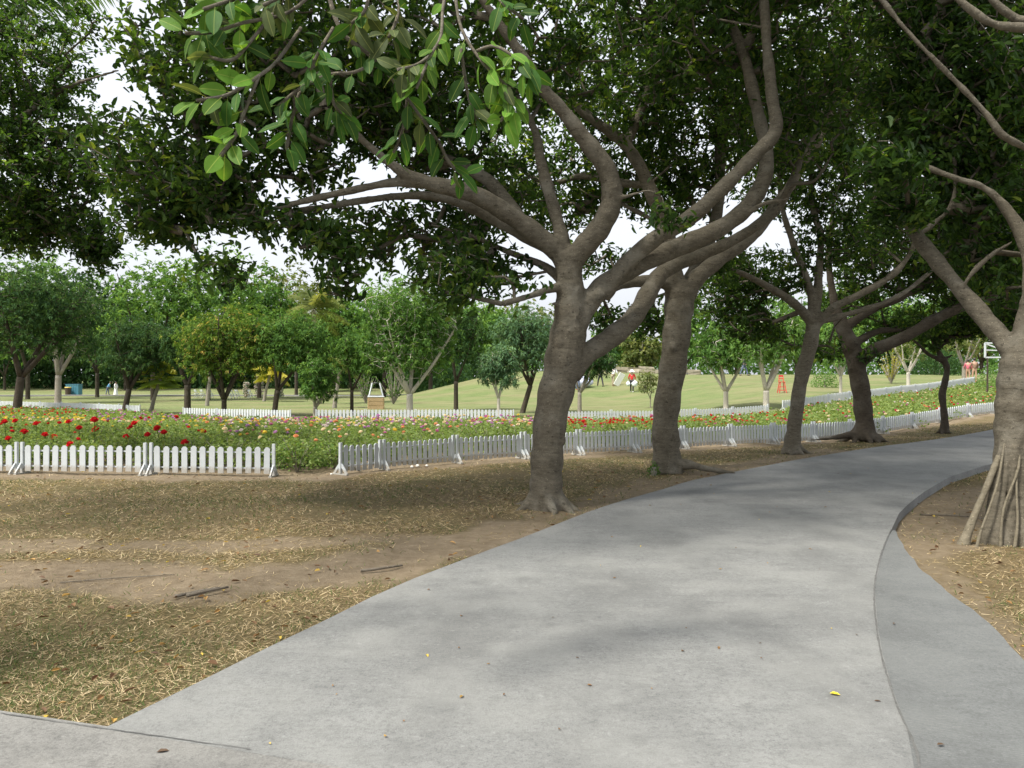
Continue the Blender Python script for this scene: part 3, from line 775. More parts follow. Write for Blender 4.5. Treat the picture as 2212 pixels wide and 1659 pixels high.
T6 = [
 [(2168, 1190, Y6, .12), (2170, 1140, Y6, .11), (2174, 1080, Y6, .115), (2180, 1000, Y6, .14), (2190, 920, Y6, .17), (2198, 850, Y6, .19), (2208, 790, Y6, .19), (2218, 740, Y6, .15), (2228, 640, Y6, .09), (2212, 520, Y6, .062), (2163, 438, 7.8, .046), (2124, 405, 7.8, .036), (2065, 385, 7.8, .032), (1992, 359, 7.9, .026), (1920, 345, 8.1, .012), (1840, 350, 8.3, .004)],
 [(2205, 790, Y6, .13), (2175, 745, 7.9, .10), (2130, 692, 8.1, .09), (2080, 632, 8.3, .085), (2030, 572, 8.5, .08), (1978, 508, 8.7, .065), (1960, 486, 8.8, .045), (1950, 450, 8.9, .028), (1948, 405, 9.0, .01)],
 [(2080, 632, 8.3, .03), (2088, 605, 8.2, .03), (2130, 560, 8.1, .025), (2190, 520, 8, .015)],
 [(2222, 660, Y6, .09), (2270, 500, 7.6, .06), (2270, 400, 7.4, .05), (2220, 325, 7.2, .042), (2165, 292, 7.1, .038), (2125, 240, 7.1, .033), (2050, 162, 7.1, .028), (1955, 62, 7.1, .022), (1890, -20, 7.1, .018)],
 [(2270, 400, 7.4, .05), (2330, 250, 6.6, .045), (2330, 120, 6.3, .042), (2230, 66, 6.2, .040), (2140, 50, 6.2, .034), (2060, -10, 6.2, .025)],
 [(2330, 150, 6.3, .04), (2280, 60, 6.2, .04), (2200, 42, 6.3, .035), (2150, 5, 6.3, .03), (2120, -40, 6.3, .025)],
 [(1978, 508, 8.7, .04), (2020, 480, 8.8, .03), (2060, 430, 8.9, .025), (2062, 300, 9, .02), (2066, 100, 9.2, .018), (2070, -30, 9.2, .012)],
]
B6 = [(2080, 160, 9, 130, 190, 1.5, 480), (2180, 300, 8.6, 90, 200, 1.4, 420), (1990, 120, 9.6, 110, 170, 1.4, 320), (2130, 520, 9.4, 90, 90, 1.1, 150), (2060, 420, 9.6, 100, 70, 1.0, 110), (2260, 560, 8.6, 80, 130, 1.2, 110), (1960, 330, 10, 90, 90, 1.0, 110), (1935, 420, 8.3, 60, 55, .35, 75), (1900, 345, 7.8, 55, 40, .3, 60), (2150, -150, 8.6, 260, 160, 2, 260), (1720, -230, 9, 380, 150, 2.5, 420), (2186, -354, 8, 480, 220, 2.2, 420), (2308, -120, 11.5, 380, 180, 2.4, 420), (1498, -162, 11, 360, 160, 2.2, 330)]  # last clusters lie above the frame, added to shade the road
T6 += [
 [(2192, 860, 7.80, .05), (2168, 965, 7.72, .055), (2152, 1050, 7.70, .055), (2142, 1120, 7.68, .062), (2134, 1165, 7.66, .08), (2130, 1200, 7.66, .10)],
 [(2198, 860, 7.78, .05), (2192, 955, 7.68, .05), (2188, 1050, 7.64, .046), (2184, 1120, 7.60, .05), (2178, 1165, 7.57, .066), (2176, 1200, 7.54, .08)],
 [(2205, 870, 7.80, .04), (2208, 980, 7.68, .042), (2208, 1070, 7.62, .038), (2210, 1130, 7.56, .046), (2222, 1195, 7.48, .07)],
 [(2182, 880, 7.80, .03), (2176, 990, 7.66, .026), (2166, 1080, 7.62, .026), (2158, 1150, 7.58, .034), (2154, 1200, 7.56, .05)],
 [(2220, 900, 7.8, .04), (2232, 1040, 7.66, .034), (2238, 1120, 7.58, .04), (2256, 1200, 7.46, .06)],
 [(2190, 850, 7.82, .06), (2174, 930, 7.76, .05), (2158, 985, 7.70, .038), (2146, 1015, 7.68, .034)]]
t6 = fig_tree('fig tree with pale aerial roots on the right verge inside the road bend', (2168, Y6), T6, B6, voxel=.018, mult=.85, L=.11, W=.05, tint0=.38)
def aerial(pts, lab=None):
    mb = MB(); limb(mb, [(a, b, c, r * .82) for a, b, c, r in pts], sides=9, n=4)
    me = mb.mesh('aerial_root', M['bark_root'], True); me.transform(Matrix.Translation(-t6.location))
    o = link('aerial_root', me, t6)
    if lab: o['label'] = lab
aerial([(2158, 985, 7.70, .034), (2146, 1015, 7.68, .038), (2128, 1060, 7.65, .036), (2106, 1112, 7.63, .042), (2088, 1158, 7.62, .055), (2078, 1190, 7.62, .085)], 'thick slanting aerial root, leftmost')
aerial([(2172, 940, 7.72, .010), (2158, 1030, 7.60, .013), (2140, 1090, 7.55, .013), (2118, 1150, 7.52, .016), (2108, 1192, 7.5, .022)])
aerial([(2196, 960, 7.70, .008), (2196, 1060, 7.56, .012), (2198, 1130, 7.50, .015), (2190, 1196, 7.46, .022)])
aerial([(2200, 940, 7.70, .010), (2200, 1010, 7.60, .014), (2168, 1100, 7.55, .013), (2160, 1196, 7.5, .022)])
Y7 = 21
T7 = [[(2218, 945, Y7, .3), (2214, 880, Y7, .22), (2220, 780, Y7, .2), (2240, 680, Y7, .16), (2240, 420, 20, .12), (2200, 250, 18, .07)], [(2235, 700, Y7, .12), (2180, 640, Y7, .08), (2120, 600, Y7, .05)]]
B7 = [(2180, 640, 21, 90, 90, 1.4, 300), (2190, 480, 20, 110, 140, 1.8, 420), (2260, 560, 21, 90, 160, 1.8, 200), Wb(10, 16, 8.2, 3.6, 3, 1.3, 520), Wb(15, 21, 8.6, 4, 3.2, 1.4, 520), Wb(6.5, 12.5, 8.6, 3, 2.6, 1.2, 420), Wb(19, 26, 8.6, 4, 3.5, 1.4, 380)]  # outer clusters stretched over the road, added for the shade they cast
fig_tree('dark fig trunk at the far right beyond the road, behind the aerial roots', (2216, Y7), T7, B7, voxel=.05, K=8, L=.135, W=.07, step=.6, bark='bark_dark')
# tree at the left, trunk just outside the picture
T0 = [
 [(-260, 985, 13.5, .26), (-250, 800, 13.5, .22), (-220, 640, 13.4, .2), (-180, 560, 13.3, .14)],
 [(-190, 580, 13.3, .14), (-60, 470, 13.2, .09), (40, 420, 13.1, .06), (140, 470, 13, .035), (210, 520, 13, .02)],
 [(-200, 580, 13.3, .14), (-120, 420, 13.2, .1), (0, 300, 13, .07), (120, 200, 13, .05), (260, 150, 13, .02)],
 [(-180, 560, 13.3, .12), (-120, 300, 13.3, .08), (-40, 100, 13.3, .06), (60, 0, 13.3, .03)],
]
B0 = [(40, 160, 13.2, 140, 170, 1.8, 520), (70, 390, 13, 120, 120, 1.5, 420), (165, 320, 13, 70, 100, 1.4, 120), (60, 500, 13.3, 90, 60, 1.0, 160), (200, 500, 13, 50, 65, .6, 110), (-60, 250, 13, 120, 200, 1.6, 200), (190, 40, 13, 60, 40, 1.2, 30), (215, 560, 13, 30, 30, .4, 20)]
fig_tree('shady tree crown hanging in at the top left, its trunk out of view', (-260, 13.5), T0, B0, voxel=.04, L=.10, W=.055, K=11, tint0=.35, mult=.85, group=None, name='shade_tree')
# thin straggling extra wood behind the camera so the verge stays in the shade of the row
TB = [
 [(-1300, 1900, 3.0, .25), (-1300, 1000, 3.0, .2), (-1200, 0, 3.2, .16), (-1100, -400, 3.5, .1)],
]

# ------------------------------------------------------------------ near branch with big glossy leaves, each leaf a part
def big_leaf_mat(name, col, rib):
    m, t, b = new_mat(name)
    c0 = coords(t)
    sx = t.nodes.new('ShaderNodeSeparateXYZ'); t.links.new(c0, sx.inputs[0])
    ab = t.nodes.new('ShaderNodeMath'); ab.operation = 'ABSOLUTE'; t.links.new(sx.outputs[0], ab.inputs[0])
    f = ramp(t, ab.outputs[0], [(.006, .8), (.016, 0.0)])
    oi = t.nodes.new('ShaderNodeObjectInfo')
    base = ramp(t, oi.outputs['Random'], [(0, [q * .6 for q in col]), (.5, col), (1, [q * 1.5 for q in col])])
    base = mixc(t, ramp(t, noise(t, c0, 3), [(.4, 0.0), (.75, .35)]), base, [q * .6 for q in col])
    wv = t.nodes.new('ShaderNodeTexWave'); wv.inputs['Scale'].default_value = 9; wv.bands_direction = 'Y'; wv.inputs['Distortion'].default_value = 1.2
    t.links.new(c0, wv.inputs['Vector'])
    base = mixc(t, ramp(t, wv.outputs[1], [(.85, 0.0), (1, .10)]), base, rib)
    c = mixc(t, f, base, rib)
    t.links.new(c, b.inputs['Base Color']); b.inputs['Roughness'].default_value = .55; b.inputs['Specular IOR Level'].default_value = .13
    tr = t.nodes.new('ShaderNodeBsdfTranslucent'); t.links.new(mixc(t, 1.0, c, (1.8, 1.7, .7), 'MULTIPLY'), tr.inputs[0])
    mx = t.nodes.new('ShaderNodeMixShader'); mx.inputs[0].default_value = .35
    t.links.new(b.outputs[0], mx.inputs[1]); t.links.new(tr.outputs[0], mx.inputs[2]); t.links.new(mx.outputs[0], t.nodes['Material Output'].inputs[0])
    bump(t, wv.outputs[1], b, .15, .01)
    return m
BL = [big_leaf_mat('glossy_leaf', (.038, .10, .018), (.20, .26, .06)), big_leaf_mat('fresh_leaf', (.095, .20, .028), (.28, .36, .08)), big_leaf_mat('leaf_underside', (.07, .095, .035), (.24, .26, .09))]
def big_leaf(seed, mat):
    g = random.Random(seed); n = 9
    V = []; Fs = []
    bend = g.uniform(.1, .35); fold = g.uniform(.10, .26); tw = g.uniform(-.2, .2); wd = g.uniform(.22, .28)
    for i in range(n):
        t = i / (n - 1)
        w_ = wd * math.sin(math.pi * min(1, t ** .85 * .97 + .015)) ** .72 if i < n - 1 else .004
        z0 = -bend * t * t
        for k, a in enumerate((-1, -.5, 0, .5, 1)):
            V.append((a * w_, t, z0 + abs(a) * w_ * fold * (1.4 - .5 * abs(a)) + a * w_ * tw * t + .012 * math.sin(t * 17 + a * 3) * abs(a)))
    for i in range(n - 1):
        for k in range(4): Fs.append((i * 5 + k, i * 5 + k + 1, i * 5 + k + 6, i * 5 + k + 5))
    q = len(V)                                # stalk
    V += [(-.012, -.28, .02), (.012, -.28, .02), (.01, .02, 0), (-.01, .02, 0)]; Fs.append((q, q + 1, q + 2, q + 3))
    me = bpy.data.meshes.new('leaf'); me.from_pydata(V, [], Fs); me.materials.append(mat)
    me.polygons.foreach_set('use_smooth', [True] * len(Fs)); me.update()
    return me
LM = [[big_leaf(10 * j + i, BL[j]) for i in range(5)] for j in range(3)]
bx = (-5.6, 2.4)
TH = [Wl((bx[0], bx[1], -.1, .3), (bx[0], bx[1], .8, .24), (-5.4, 2.5, 2.2, .22), (-5.0, 2.8, 3.4, .2)),
      Wl((-5.0, 2.8, 3.2, .15), (-3.6, 3.4, 4.4, .11), (-2.2, 3.7, 4.7, .07), (-1.0, 3.8, 4.3, .035), (-.3, 3.95, 3.65, .012)),
      Wl((-5.0, 2.8, 3.2, .15), (-4.2, 4.6, 5.4, .12), (-3.2, 7.0, 6.6, .09), (-2.0, 9.5, 7.4, .05)),
      Wl((-5.0, 2.8, 3.2, .13), (-6.2, 5.0, 5.6, .1), (-8.0, 8.0, 6.8, .06)),
      Wl((-4.2, 4.6, 5.4, .1), (-2.2, 5.4, 6.4, .08), (.5, 6.4, 7.0, .05), (2.6, 7.6, 7.3, .03)),
      Wl((-2.2, 3.7, 4.7, .05), (-1.9, 3.7, 4.2, .03), (-1.4, 3.6, 3.7, .016), (-1.1, 3.5, 3.5, .012))]
BH = [Wb(-3.0, 6.6, 7.0, 3.2, 2.4, 1.3, 520), (Wb(-7.5, 7.5, 7.2, 2.8, 2.6, 1.2, 420)), Wb(.8, 7.2, 7.4, 2.6, 2.2, 1.2, 420), Wb(-3.5, 9.6, 8.2, 3.4, 2.2, 1.2, 380), Wb(3.6, 9.5, 7.9, 2.4, 2.4, 1.2, 330), ]  # unseen crown above the frame, laid out to shade fence and nearest trunk
hb = fig_tree('tree at the camera whose leafy branch with large glossy leaves hangs in at the top', (W(bx[0], bx[1], 0)[0], bx[1]), TH, BH, voxel=.04, K=8, L=.15, W=.075, step=.6, group=None, name='rubber_tree', mult=.75)
stems = [
 ([(1000, -60, 3.95, .012), (960, 0, 3.9, .009), (953, 76, 3.8, .007), (930, 120, 3.7, .005), (900, 190, 3.65, .003)], 12, 1),
 ([(980, -40, 3.9, .010), (996, 60, 3.85, .007), (1045, 138, 3.8, .006), (1091, 184, 3.8, .005), (1108, 224, 3.8, .003), (1080, 262, 3.8, .003)], 20, 1),
 ([(1030, 110, 3.8, .006), (1070, 100, 3.75, .005), (1120, 130, 3.7, .004), (1150, 165, 3.7, .003)], 9, 1),
 ([(700, -50, 3.8, .013), (734, 62, 3.75, .011), (790, 112, 3.75, .010), (830, 150, 3.8, .008), (900, 240, 3.9, .006), (950, 310, 4.0, .004)], 16, 0),
 ([(815, 132, 3.75, .009), (765, 156, 3.7, .007), (713, 161, 3.7, .006), (650, 190, 3.65, .005), (600, 230, 3.6, .003)], 12, 0),
 ([(700, -40, 3.6, .010), (625, 26, 3.5, .007), (526, 49, 3.4, .006), (461, 69, 3.35, .005), (400, 72, 3.3, .003)], 13, 1),
 ([(590, 30, 3.5, .006), (540, 90, 3.4, .005), (500, 130, 3.35, .004), (440, 120, 3.35, .003)], 8, 1),
 ([(650, 60, 3.6, .008), (600, 130, 3.5, .006), (559, 164, 3.4, .005), (493, 204, 3.35, .004), (424, 217, 3.3, .003)], 12, 1),
 ([(559, 164, 3.4, .006), (526, 247, 3.4, .005), (510, 290, 3.35, .004), (477, 336, 3.3, .003)], 8, 1),
 ([(650, 190, 3.7, .006), (630, 260, 3.7, .005), (620, 320, 3.7, .003)], 8, 0),
 ([(713, 161, 3.7, .006), (720, 220, 3.75, .005), (740, 250, 3.8, .003)], 9, 0),
 ([(880, 210, 3.9, .006), (870, 280, 3.95, .005), (850, 330, 4, .003)], 7, 0),
 ([(950, 310, 4.0, .005), (970, 350, 4.05, .004), (1000, 380, 4.1, .003)], 7, 0),
 ([(800, -40, 3.8, .008), (790, 20, 3.75, .006), (760, 50, 3.7, .003)], 10, 2),
 ([(860, -40, 3.9, .008), (860, 30, 3.8, .006), (840, 80, 3.7, .003)], 10, 2),
 ([(560, -50, 3.4, .008), (520, -10, 3.4, .006), (440, 20, 3.3, .003)], 8, 1),
 ([(1060, -50, 3.9, .008), (1080, 0, 3.85, .006), (1130, 40, 3.8, .003)], 8, 0),
 ([(640, -50, 3.5, .008), (610, -10, 3.5, .006), (570, 10, 3.4, .003)], 9, 2),
 ([(930, 120, 3.8, .006), (900, 140, 3.7, .005), (860, 150, 3.6, .003)], 8, 2),
 ([(996, 105, 3.8, .006), (1010, 200, 3.9, .005), (1030, 260, 3.9, .003)], 9, 0),
 ([(720, 60, 3.7, .006), (690, 110, 3.6, .005), (670, 150, 3.5, .003)], 8, 0),
]
inv = Matrix.Translation(-Vector(hb.location))
g5 = random.Random(5)
nleaf = 0
for pts, k, mt in stems:
    k = int(k * 1.42)
    mb = MB(); limb(mb, pts, sides=6, n=4)
    me = mb.mesh('stem', M['bark'], True); me.transform(inv); link('stem', me, hb)
    A = np.array([P(a, b, c) for a, b, c, _ in pts]); C = catmull(A, 8)
    for i in range(k):
        t = .22 + .78 * ((i + .5) / k) ** .8
        q = t * (len(C) - 1); j = min(int(q), len(C) - 2)
        p = Vector(C[j] + (C[j + 1] - C[j]) * (q - j)); d = Vector(C[j + 1] - C[j]).normalized()
        a = i * 2.4 + g5.uniform(-.5, .5)
        x_ = d.orthogonal().normalized(); y_ = d.cross(x_)
        axd = (d * g5.uniform(.2, .8) + (x_ * math.cos(a) + y_ * math.sin(a)) * .8 + Vector((0, 0, -.6 * g5.uniform(-.4, 1.6)))).normalized()
        nv = Vector((g5.uniform(-.6, .6), g5.uniform(-1.3, -.1), g5.uniform(-.1, .8)))
        xx = axd.cross(nv).normalized(); zz = xx.cross(axd).normalized()
        L_ = g5.uniform(.08, .135)
        mm = Matrix((xx, axd, zz)).transposed().to_4x4() @ Matrix.Scale(L_, 4)
        mm.translation = p + axd * L_ * .25 - Vector(hb.location)
        mj = mt if g5.random() > .25 else g5.choice((0, 0, 0, 2))
        o = link('leaf', LM[mj][g5.randrange(5)], hb)
        o.matrix_local = mm
        nleaf += 1
print('big leaves', nleaf)

# ------------------------------------------------------------------ trees on the lawn
def lawn_tree(name, label, u, Y, v_top, v_bot, half, leaf='leaf_mango', bark='bark_grey', cu=None, lean=0.0, forks=3, ntip=420, K=8, L=.2, W=.05, tr=.11, fork_h=.35, cat='tree', group='trees standing on the lawn behind the rose bed', lod=2, sparse=1.0, drop=.55, seed=1, depth=None, bumps=11, tint0=.5, limb_len=.8):
    g = random.Random(seed * 17 + 3)
    b = G(u, Y); t = empty(name, b, label, cat, group)
    cu = u if cu is None else cu
    px = Y / F
    zt = 1.6 + (812 - v_top) * px - b.z; zb = 1.6 + (812 - v_bot) * px - b.z
    cx = (cu - u) * px; hw = half * px; dw = depth or hw * .85
    # wood
    mb = MB(); sk = []
    fh = zb * .55 + fork_h * (zt - zb) * .3
    fx = lean * fh
    pts = [(0, 0, -.15, tr * 1.35), (lean * .15, 0, .12, tr * 1.08), (fx * .5, 0, fh * .5, tr), (fx, 0, fh, tr * .95)]
    C = catmull(pts, 4); mb.tube(C[:, :3], C[:, 3], 8); sk += C[-4:, :3].tolist()
    for k in range(forks):
        a = k * 2 * math.pi / forks + g.uniform(-.5, .5)
        ex = cx + math.cos(a) * hw * limb_len * g.uniform(.55, .9); ey = math.sin(a) * dw * .6; ez = zb + (zt - zb) * g.uniform(.55, .8)
        mx = fx + (ex - fx) * .45 + g.uniform(-.1, .1); my = ey * .4; mz = fh + (ez - fh) * .38
        C = catmull([(fx, 0, fh - .05, tr * .72), (mx, my, mz, tr * .5), (mx * .4 + ex * .6, ey * .8, mz * .4 + ez * .6, tr * .32), (ex, ey, ez, tr * .14)], 4)
        mb.tube(C[:, :3], C[:, 3], 6); sk += C[3:, :3].tolist()
    mb.build('trunk', M[bark], t, True)
    # crown: lobes round an ellipsoid
    cz = (zt + zb) / 2; hz = (zt - zb) / 2
    n = int(ntip * sparse * 2.1); tips = []
    lobes = []
    for k in range(bumps):
        a = k * 2 * math.pi / bumps + g.uniform(-.3, .3); e = g.uniform(-.8, -.35) if k % 2 else g.uniform(.0, .85)
        lobes.append((cx + math.cos(a) * hw * .55 * math.cos(e), math.sin(a) * dw * .55, cz + math.sin(e) * hz * .55, g.uniform(.38, .52)))
    lobes.append((cx, 0, cz + hz * .35, .6)); lobes.append((cx, 0, cz, .62))
    tot = sum(l[3] ** 2 for l in lobes)
    for lx, ly, lz, lr in lobes:
        m = int(n * lr * lr / tot)
        q = unit(rng.normal(size=(m, 3))) * (rng.random((m, 1)) ** .38)
        tips.append(np.array([lx, ly, lz]) + q * np.array([hw * lr, dw * lr, hz * lr]) * (1 + .12 * rng.normal(size=(m, 1))))
    tips = np.vstack(tips)
    A, B, ra, rb, tp, td = grow(sk, None, tips, step=max(.5, hz * .4), jit=.05)
    keep = rb > .006
    if keep.any(): 
        o = link('twigs', seg_mesh('twigs', A[keep], B[keep], ra[keep] * 1.2, rb[keep] * 1.2, M[bark]), t); o['kind'] = 'stuff'
    td = unit(td + unit(tp - np.array([cx, 0, cz - hz * .3])) * .8)
    pos, ax, nr, LL, WW, ti = spray(tp, td, K, L * 1.1, W * 1.15, tint0=tint0, drop=drop, back=L * .35, spread=1.0)
    o = link('crown', leaf_mesh('crown', pos, ax, nr, LL, WW, ti, M[leaf], lod=lod, curl=.3), t); o['kind'] = 'stuff'
    return t
LT = lawn_tree
# left to right, front line just behind the far pickets
LT('mango_tree', 'dark tree with thick leaning trunk at the far left edge of the lawn', 36, 44, 555, 800, 165, 'leaf_dark', 'bark_dark', cu=75, lean=.12, forks=4, ntip=900, tr=.22, seed=1, L=.22, W=.07)
LT('mango_tree', 'grey trunked tree with a pale crooked bough, second from left', 125, 62, 600, 800, 100, 'leaf_dark', 'bark_grey', cu=150, forks=4, ntip=500, tr=.24, seed=2, L=.25, W=.07, lean=0.02)
LT('mango_tree', 'dark bluish leafed tree on a stumpy forked trunk, left of the fan palm', 268, 41, 672, 825, 92, 'leaf_dark', 'bark_dark', cu=298, lean=.2, forks=4, ntip=620, tr=.15, seed=3, L=.2, W=.035, K=10)
LT('mango_tree', 'dark tree with stout trunk just left of the golden flowering tree', 405, 40, 690, 800, 60, 'leaf_dark', 'bark_dark', cu=400, forks=3, ntip=330, tr=.17, seed=4)
LT('mango_tree', 'round tree covered in golden flower tips on the lawn', 484, 38.5, 640, 845, 126, 'leaf_gold', 'bark_dark', cu=497, forks=5, ntip=1150, tr=.13, seed=5, K=9, L=.17, W=.05, fork_h=.1, tint0=.46)
LT('mango_tree', 'leafy tree with a dark trunk forking right beside the golden tree', 592, 38, 655, 830, 95, 'leaf_mango', 'bark_dark', cu=635, lean=.12, forks=3, ntip=620, tr=.13, seed=6)
LT('mango_tree', 'small low tree whose leaves hang near the ground at the fence gap', 681, 36, 765, 880, 50, 'leaf_mango', 'bark_grey', cu=688, forks=3, ntip=340, tr=.10, seed=7, L=.19, W=.05)
LT('mango_tree', 'young tree with a side limb left of the wicker basket', 760, 40, 690, 825, 62, 'leaf_mango', 'bark_dark', cu=772, forks=3, ntip=330, tr=.09, seed=8)
LT('mango_tree', 'tall spreading tree on a pale forked trunk beside the wicker basket', 885, 36.5, 590, 835, 125, 'leaf_mango', 'bark_pale', cu=880, forks=4, ntip=980, tr=.15, seed=9, fork_h=.2, limb_len=1.1)
LT('mango_tree', 'low dark crowned tree between the pale forked tree and the small pale one', 985, 44, 650, 800, 75, 'leaf_dark', 'bark_dark', cu=985, forks=3, ntip=420, tr=.12, seed=10)
LT('mango_tree', 'small bushy tree on a thin pale trunk left of the big fig', 1077, 37, 735, 850, 50, 'leaf_blue', 'bark_pale', cu=1078, forks=4, ntip=360, tr=.075, seed=11, L=.2, W=.045)
LT('mango_tree', 'bluish green tree with crooked dark trunk half behind the big fig', 1128, 41, 650, 815, 90, 'leaf_blue', 'bark_dark', cu=1135, lean=.3, forks=4, ntip=640, tr=.13, seed=12, L=.2, W=.05)
LT('mango_tree', 'small grey trunked tree seen between the two nearest figs', 1252, 39, 735, 825, 70, 'leaf_dark', 'bark_grey', cu=1275, forks=4, ntip=300, tr=.1, seed=13)
LT('mango_tree', 'tree with whitewashed forked trunk, left of the red high chair pair', 1568, 41, 690, 815, 78, 'leaf_mango', 'bark_pale', cu=1560, forks=4, ntip=480, tr=.13, seed=14, fork_h=.0, limb_len=1.0)
LT('mango_tree', 'tree with whitewashed many limbed trunk beside the red high chair', 1655, 39, 655, 810, 92, 'leaf_bright', 'bark_pale', cu=1668, forks=5, ntip=640, tr=.15, seed=15, fork_h=.0, limb_len=1.0)
LT('small_tree', 'little tree with thin pale forked trunk right of the leaning fig', 1816, 46, 700, 800, 55, 'leaf_bright', 'bark_pale', cu=1812, forks=4, ntip=230, tr=.09, seed=16)
LT('bare_tree', 'nearly bare pale tree with upswept branches on the right lawn', 1962, 52, 720, 790, 50, 'leaf_light', 'bark_pale', cu=1962, forks=6, ntip=60, tr=.12, seed=17, sparse=.8)
LT('bare_tree', 'bare grey branched tree beside the standing couple on the right', 2082, 60, 700, 780, 60, 'leaf_light', 'bark_grey', cu=2085, forks=6, ntip=90, tr=.14, seed=18, sparse=.8)
LT('sapling', 'thin sapling with yellowish leaves beside the second fig trunk', 1405, 46, 790, 858, 28, 'leaf_light', 'bark_grey', cu=1398, forks=4, ntip=60, tr=.03, seed=19, K=6)
# second line and beyond
bgs = [(60, 75, 500, 800, 130, 'leaf_bright', 'bark_dark'), (210, 85, 565, 790, 110, 'leaf_dark', 'bark_dark'), (330, 70, 530, 780, 120, 'leaf_bright', 'bark_dark'), (450, 72, 515, 780, 130, 'leaf_bright', 'bark_dark'), (560, 80, 560, 780, 95, 'leaf_mango', 'bark_dark'),
       (640, 95, 545, 770, 100, 'leaf_light', 'bark_dark'), (725, 80, 640, 790, 70, 'leaf_mango', 'bark_dark'), (830, 85, 590, 780, 90, 'leaf_bright', 'bark_dark'), (930, 78, 640, 790, 90, 'leaf_mango', 'bark_dark'), (1040, 95, 640, 770, 85, 'leaf_bright', 'bark_dark'),
       (1130, 110, 640, 770, 90, 'leaf_light', 'bark_dark'), (1320, 115, 700, 790, 60, 'leaf_bright', 'bark_dark'), (1385, 95, 715, 795, 55, 'leaf_light', 'bark_pale'), (1480, 105, 640, 780, 80, 'leaf_mango', 'bark_dark'), (1590, 110, 610, 780, 100, 'leaf_dark', 'bark_dark'),
       (1720, 100, 620, 780, 90, 'leaf_mango', 'bark_dark'), (1835, 90, 600, 775, 90, 'leaf_bright', 'bark_dark'), (1930, 95, 610, 780, 80, 'leaf_dark', 'bark_dark'), (2020, 88, 620, 785, 80, 'leaf_bright', 'bark_dark'), (2120, 84, 600, 780, 80, 'leaf_light', 'bark_dark'), (2205, 80, 590, 780, 80, 'leaf_mango', 'bark_dark'),
       (130, 130, 640, 815, 90, 'leaf_dark', 'bark_dark'), (270, 125, 660, 810, 90, 'leaf_dark', 'bark_dark'), (390, 135, 660, 810, 90, 'leaf_dark', 'bark_dark'), (510, 130, 670, 810, 90, 'leaf_mango', 'bark_dark'), (620, 140, 660, 815, 90, 'leaf_dark', 'bark_dark'), (780, 130, 660, 815, 90, 'leaf_dark', 'bark_dark'), (10, 125, 600, 815, 90, 'leaf_dark', 'bark_dark'), (700, 120, 690, 830, 60, 'leaf_dark', 'bark_dark'),
       (900, 120, 690, 820, 80, 'leaf_dark', 'bark_dark')]
bl = ['tall bright tree rising behind the dark left edge tree', 'dark tree behind the second tree from the left', 'tall bright green tree behind the fan palm', 'tallest bright green tree behind the golden flowering one', 'green tree filling the gap behind the tree that forks right', 'pale yellowish feathery tree against the sky beside the coconut palm', 'mid green tree behind the small low tree',
      'tall airy tree behind the pale forked trunk', 'rounded tree up the slope behind the spreading tree', 'bright tree behind the small bushy pale trunk tree', 'pale hazy tree top beside the big fig trunk', 'small bright tree on the hilltop between the two nearest figs', 'airy pale tree above the stone ruin', 'green tree on the ridge right of the second fig', 'dark tree on the ridge behind the whitewashed trunks',
      'green ridge tree between the whitewashed tree and slender fig', 'bright ridge tree behind the little pale forked tree', 'dark ridge tree behind the spiky shrub', 'bright ridge tree behind the clipped hedge', 'pale tree behind the standing couple', 'green tree behind the white frame at the right',
      'dark distant tree beyond the blue box', 'dark distant tree beyond the woman in white', 'dark distant tree behind the chairs at the left', 'distant green tree beyond the white chairs', 'distant dark tree behind the white flower columns', 'distant dark tree behind the wicker basket', 'distant dark tree at the left picture edge', 'distant dark tree right of the flower columns', 'distant dark tree at the foot of the green slope']
for i, (u, Y, vt, vb, hf, lf, bk) in enumerate(bgs):
    LT('distant_tree', bl[i], u, Y, vt - 12, vb + 22, hf * 1.1, lf, bk, forks=3, ntip=430 if Y < 100 else 260, K=6, L=.005 * Y + .06, W=.0024 * Y + .02, tr=.2, seed=40 + i, group='trees farther back across the park', sparse=.55 if lf == 'leaf_light' else 1.0)
# ------------------------------------------------------------------ distant wood closing the view
def wood(name, u0, u1, Y, z0, z1, n, leaf, label, size=.7):
    x0, x1 = (u0 - 1106) / F * Y, (u1 - 1106) / F * Y
    x = x0 + (x1 - x0) * rng.random(n); y = Y + 14 * rng.random(n)
    top = z1 * (.72 + .28 * nz(x, x * 0, .35, Y)) 
    z = H(x, y) + z0 + (top - z0) * rng.random(n) ** .8
    p = np.stack([x, y, z], 1)
    ax = rng.normal(size=(n, 3)); ax[:, 2] -= .6
    nr = rng.normal(size=(n, 3)); nr[:, 2] += .7; nr[:, 1] -= .5
    me = leaf_mesh(name, p, ax, nr, size * (.6 + .8 * rng.random(n)), size * .5 * (.6 + .8 * rng.random(n)), np.clip(.4 + .25 * nz(x, z, 1.2) + .15 * rng.normal(size=n), 0, 1), M[leaf], lod=2)
    tag(link(name, me), label, 'trees', kind='stuff')
wood('far_woodland', -200, 1150, 128, -.3, 8.5, 30000, 'leaf_dark', 'far dark belt of trees closing the view on the left', .9)
wood('ridge_thicket', 1150, 2600, 125, -1, 8, 16000, 'leaf_mango', 'green thicket along the ridge behind the right lawn', .8)

wood('slope_thicket', 880, 1010, 84, -.3, 3.2, 2600, 'leaf_dark', 'dark thicket on the left flank of the grassy mound', .5)
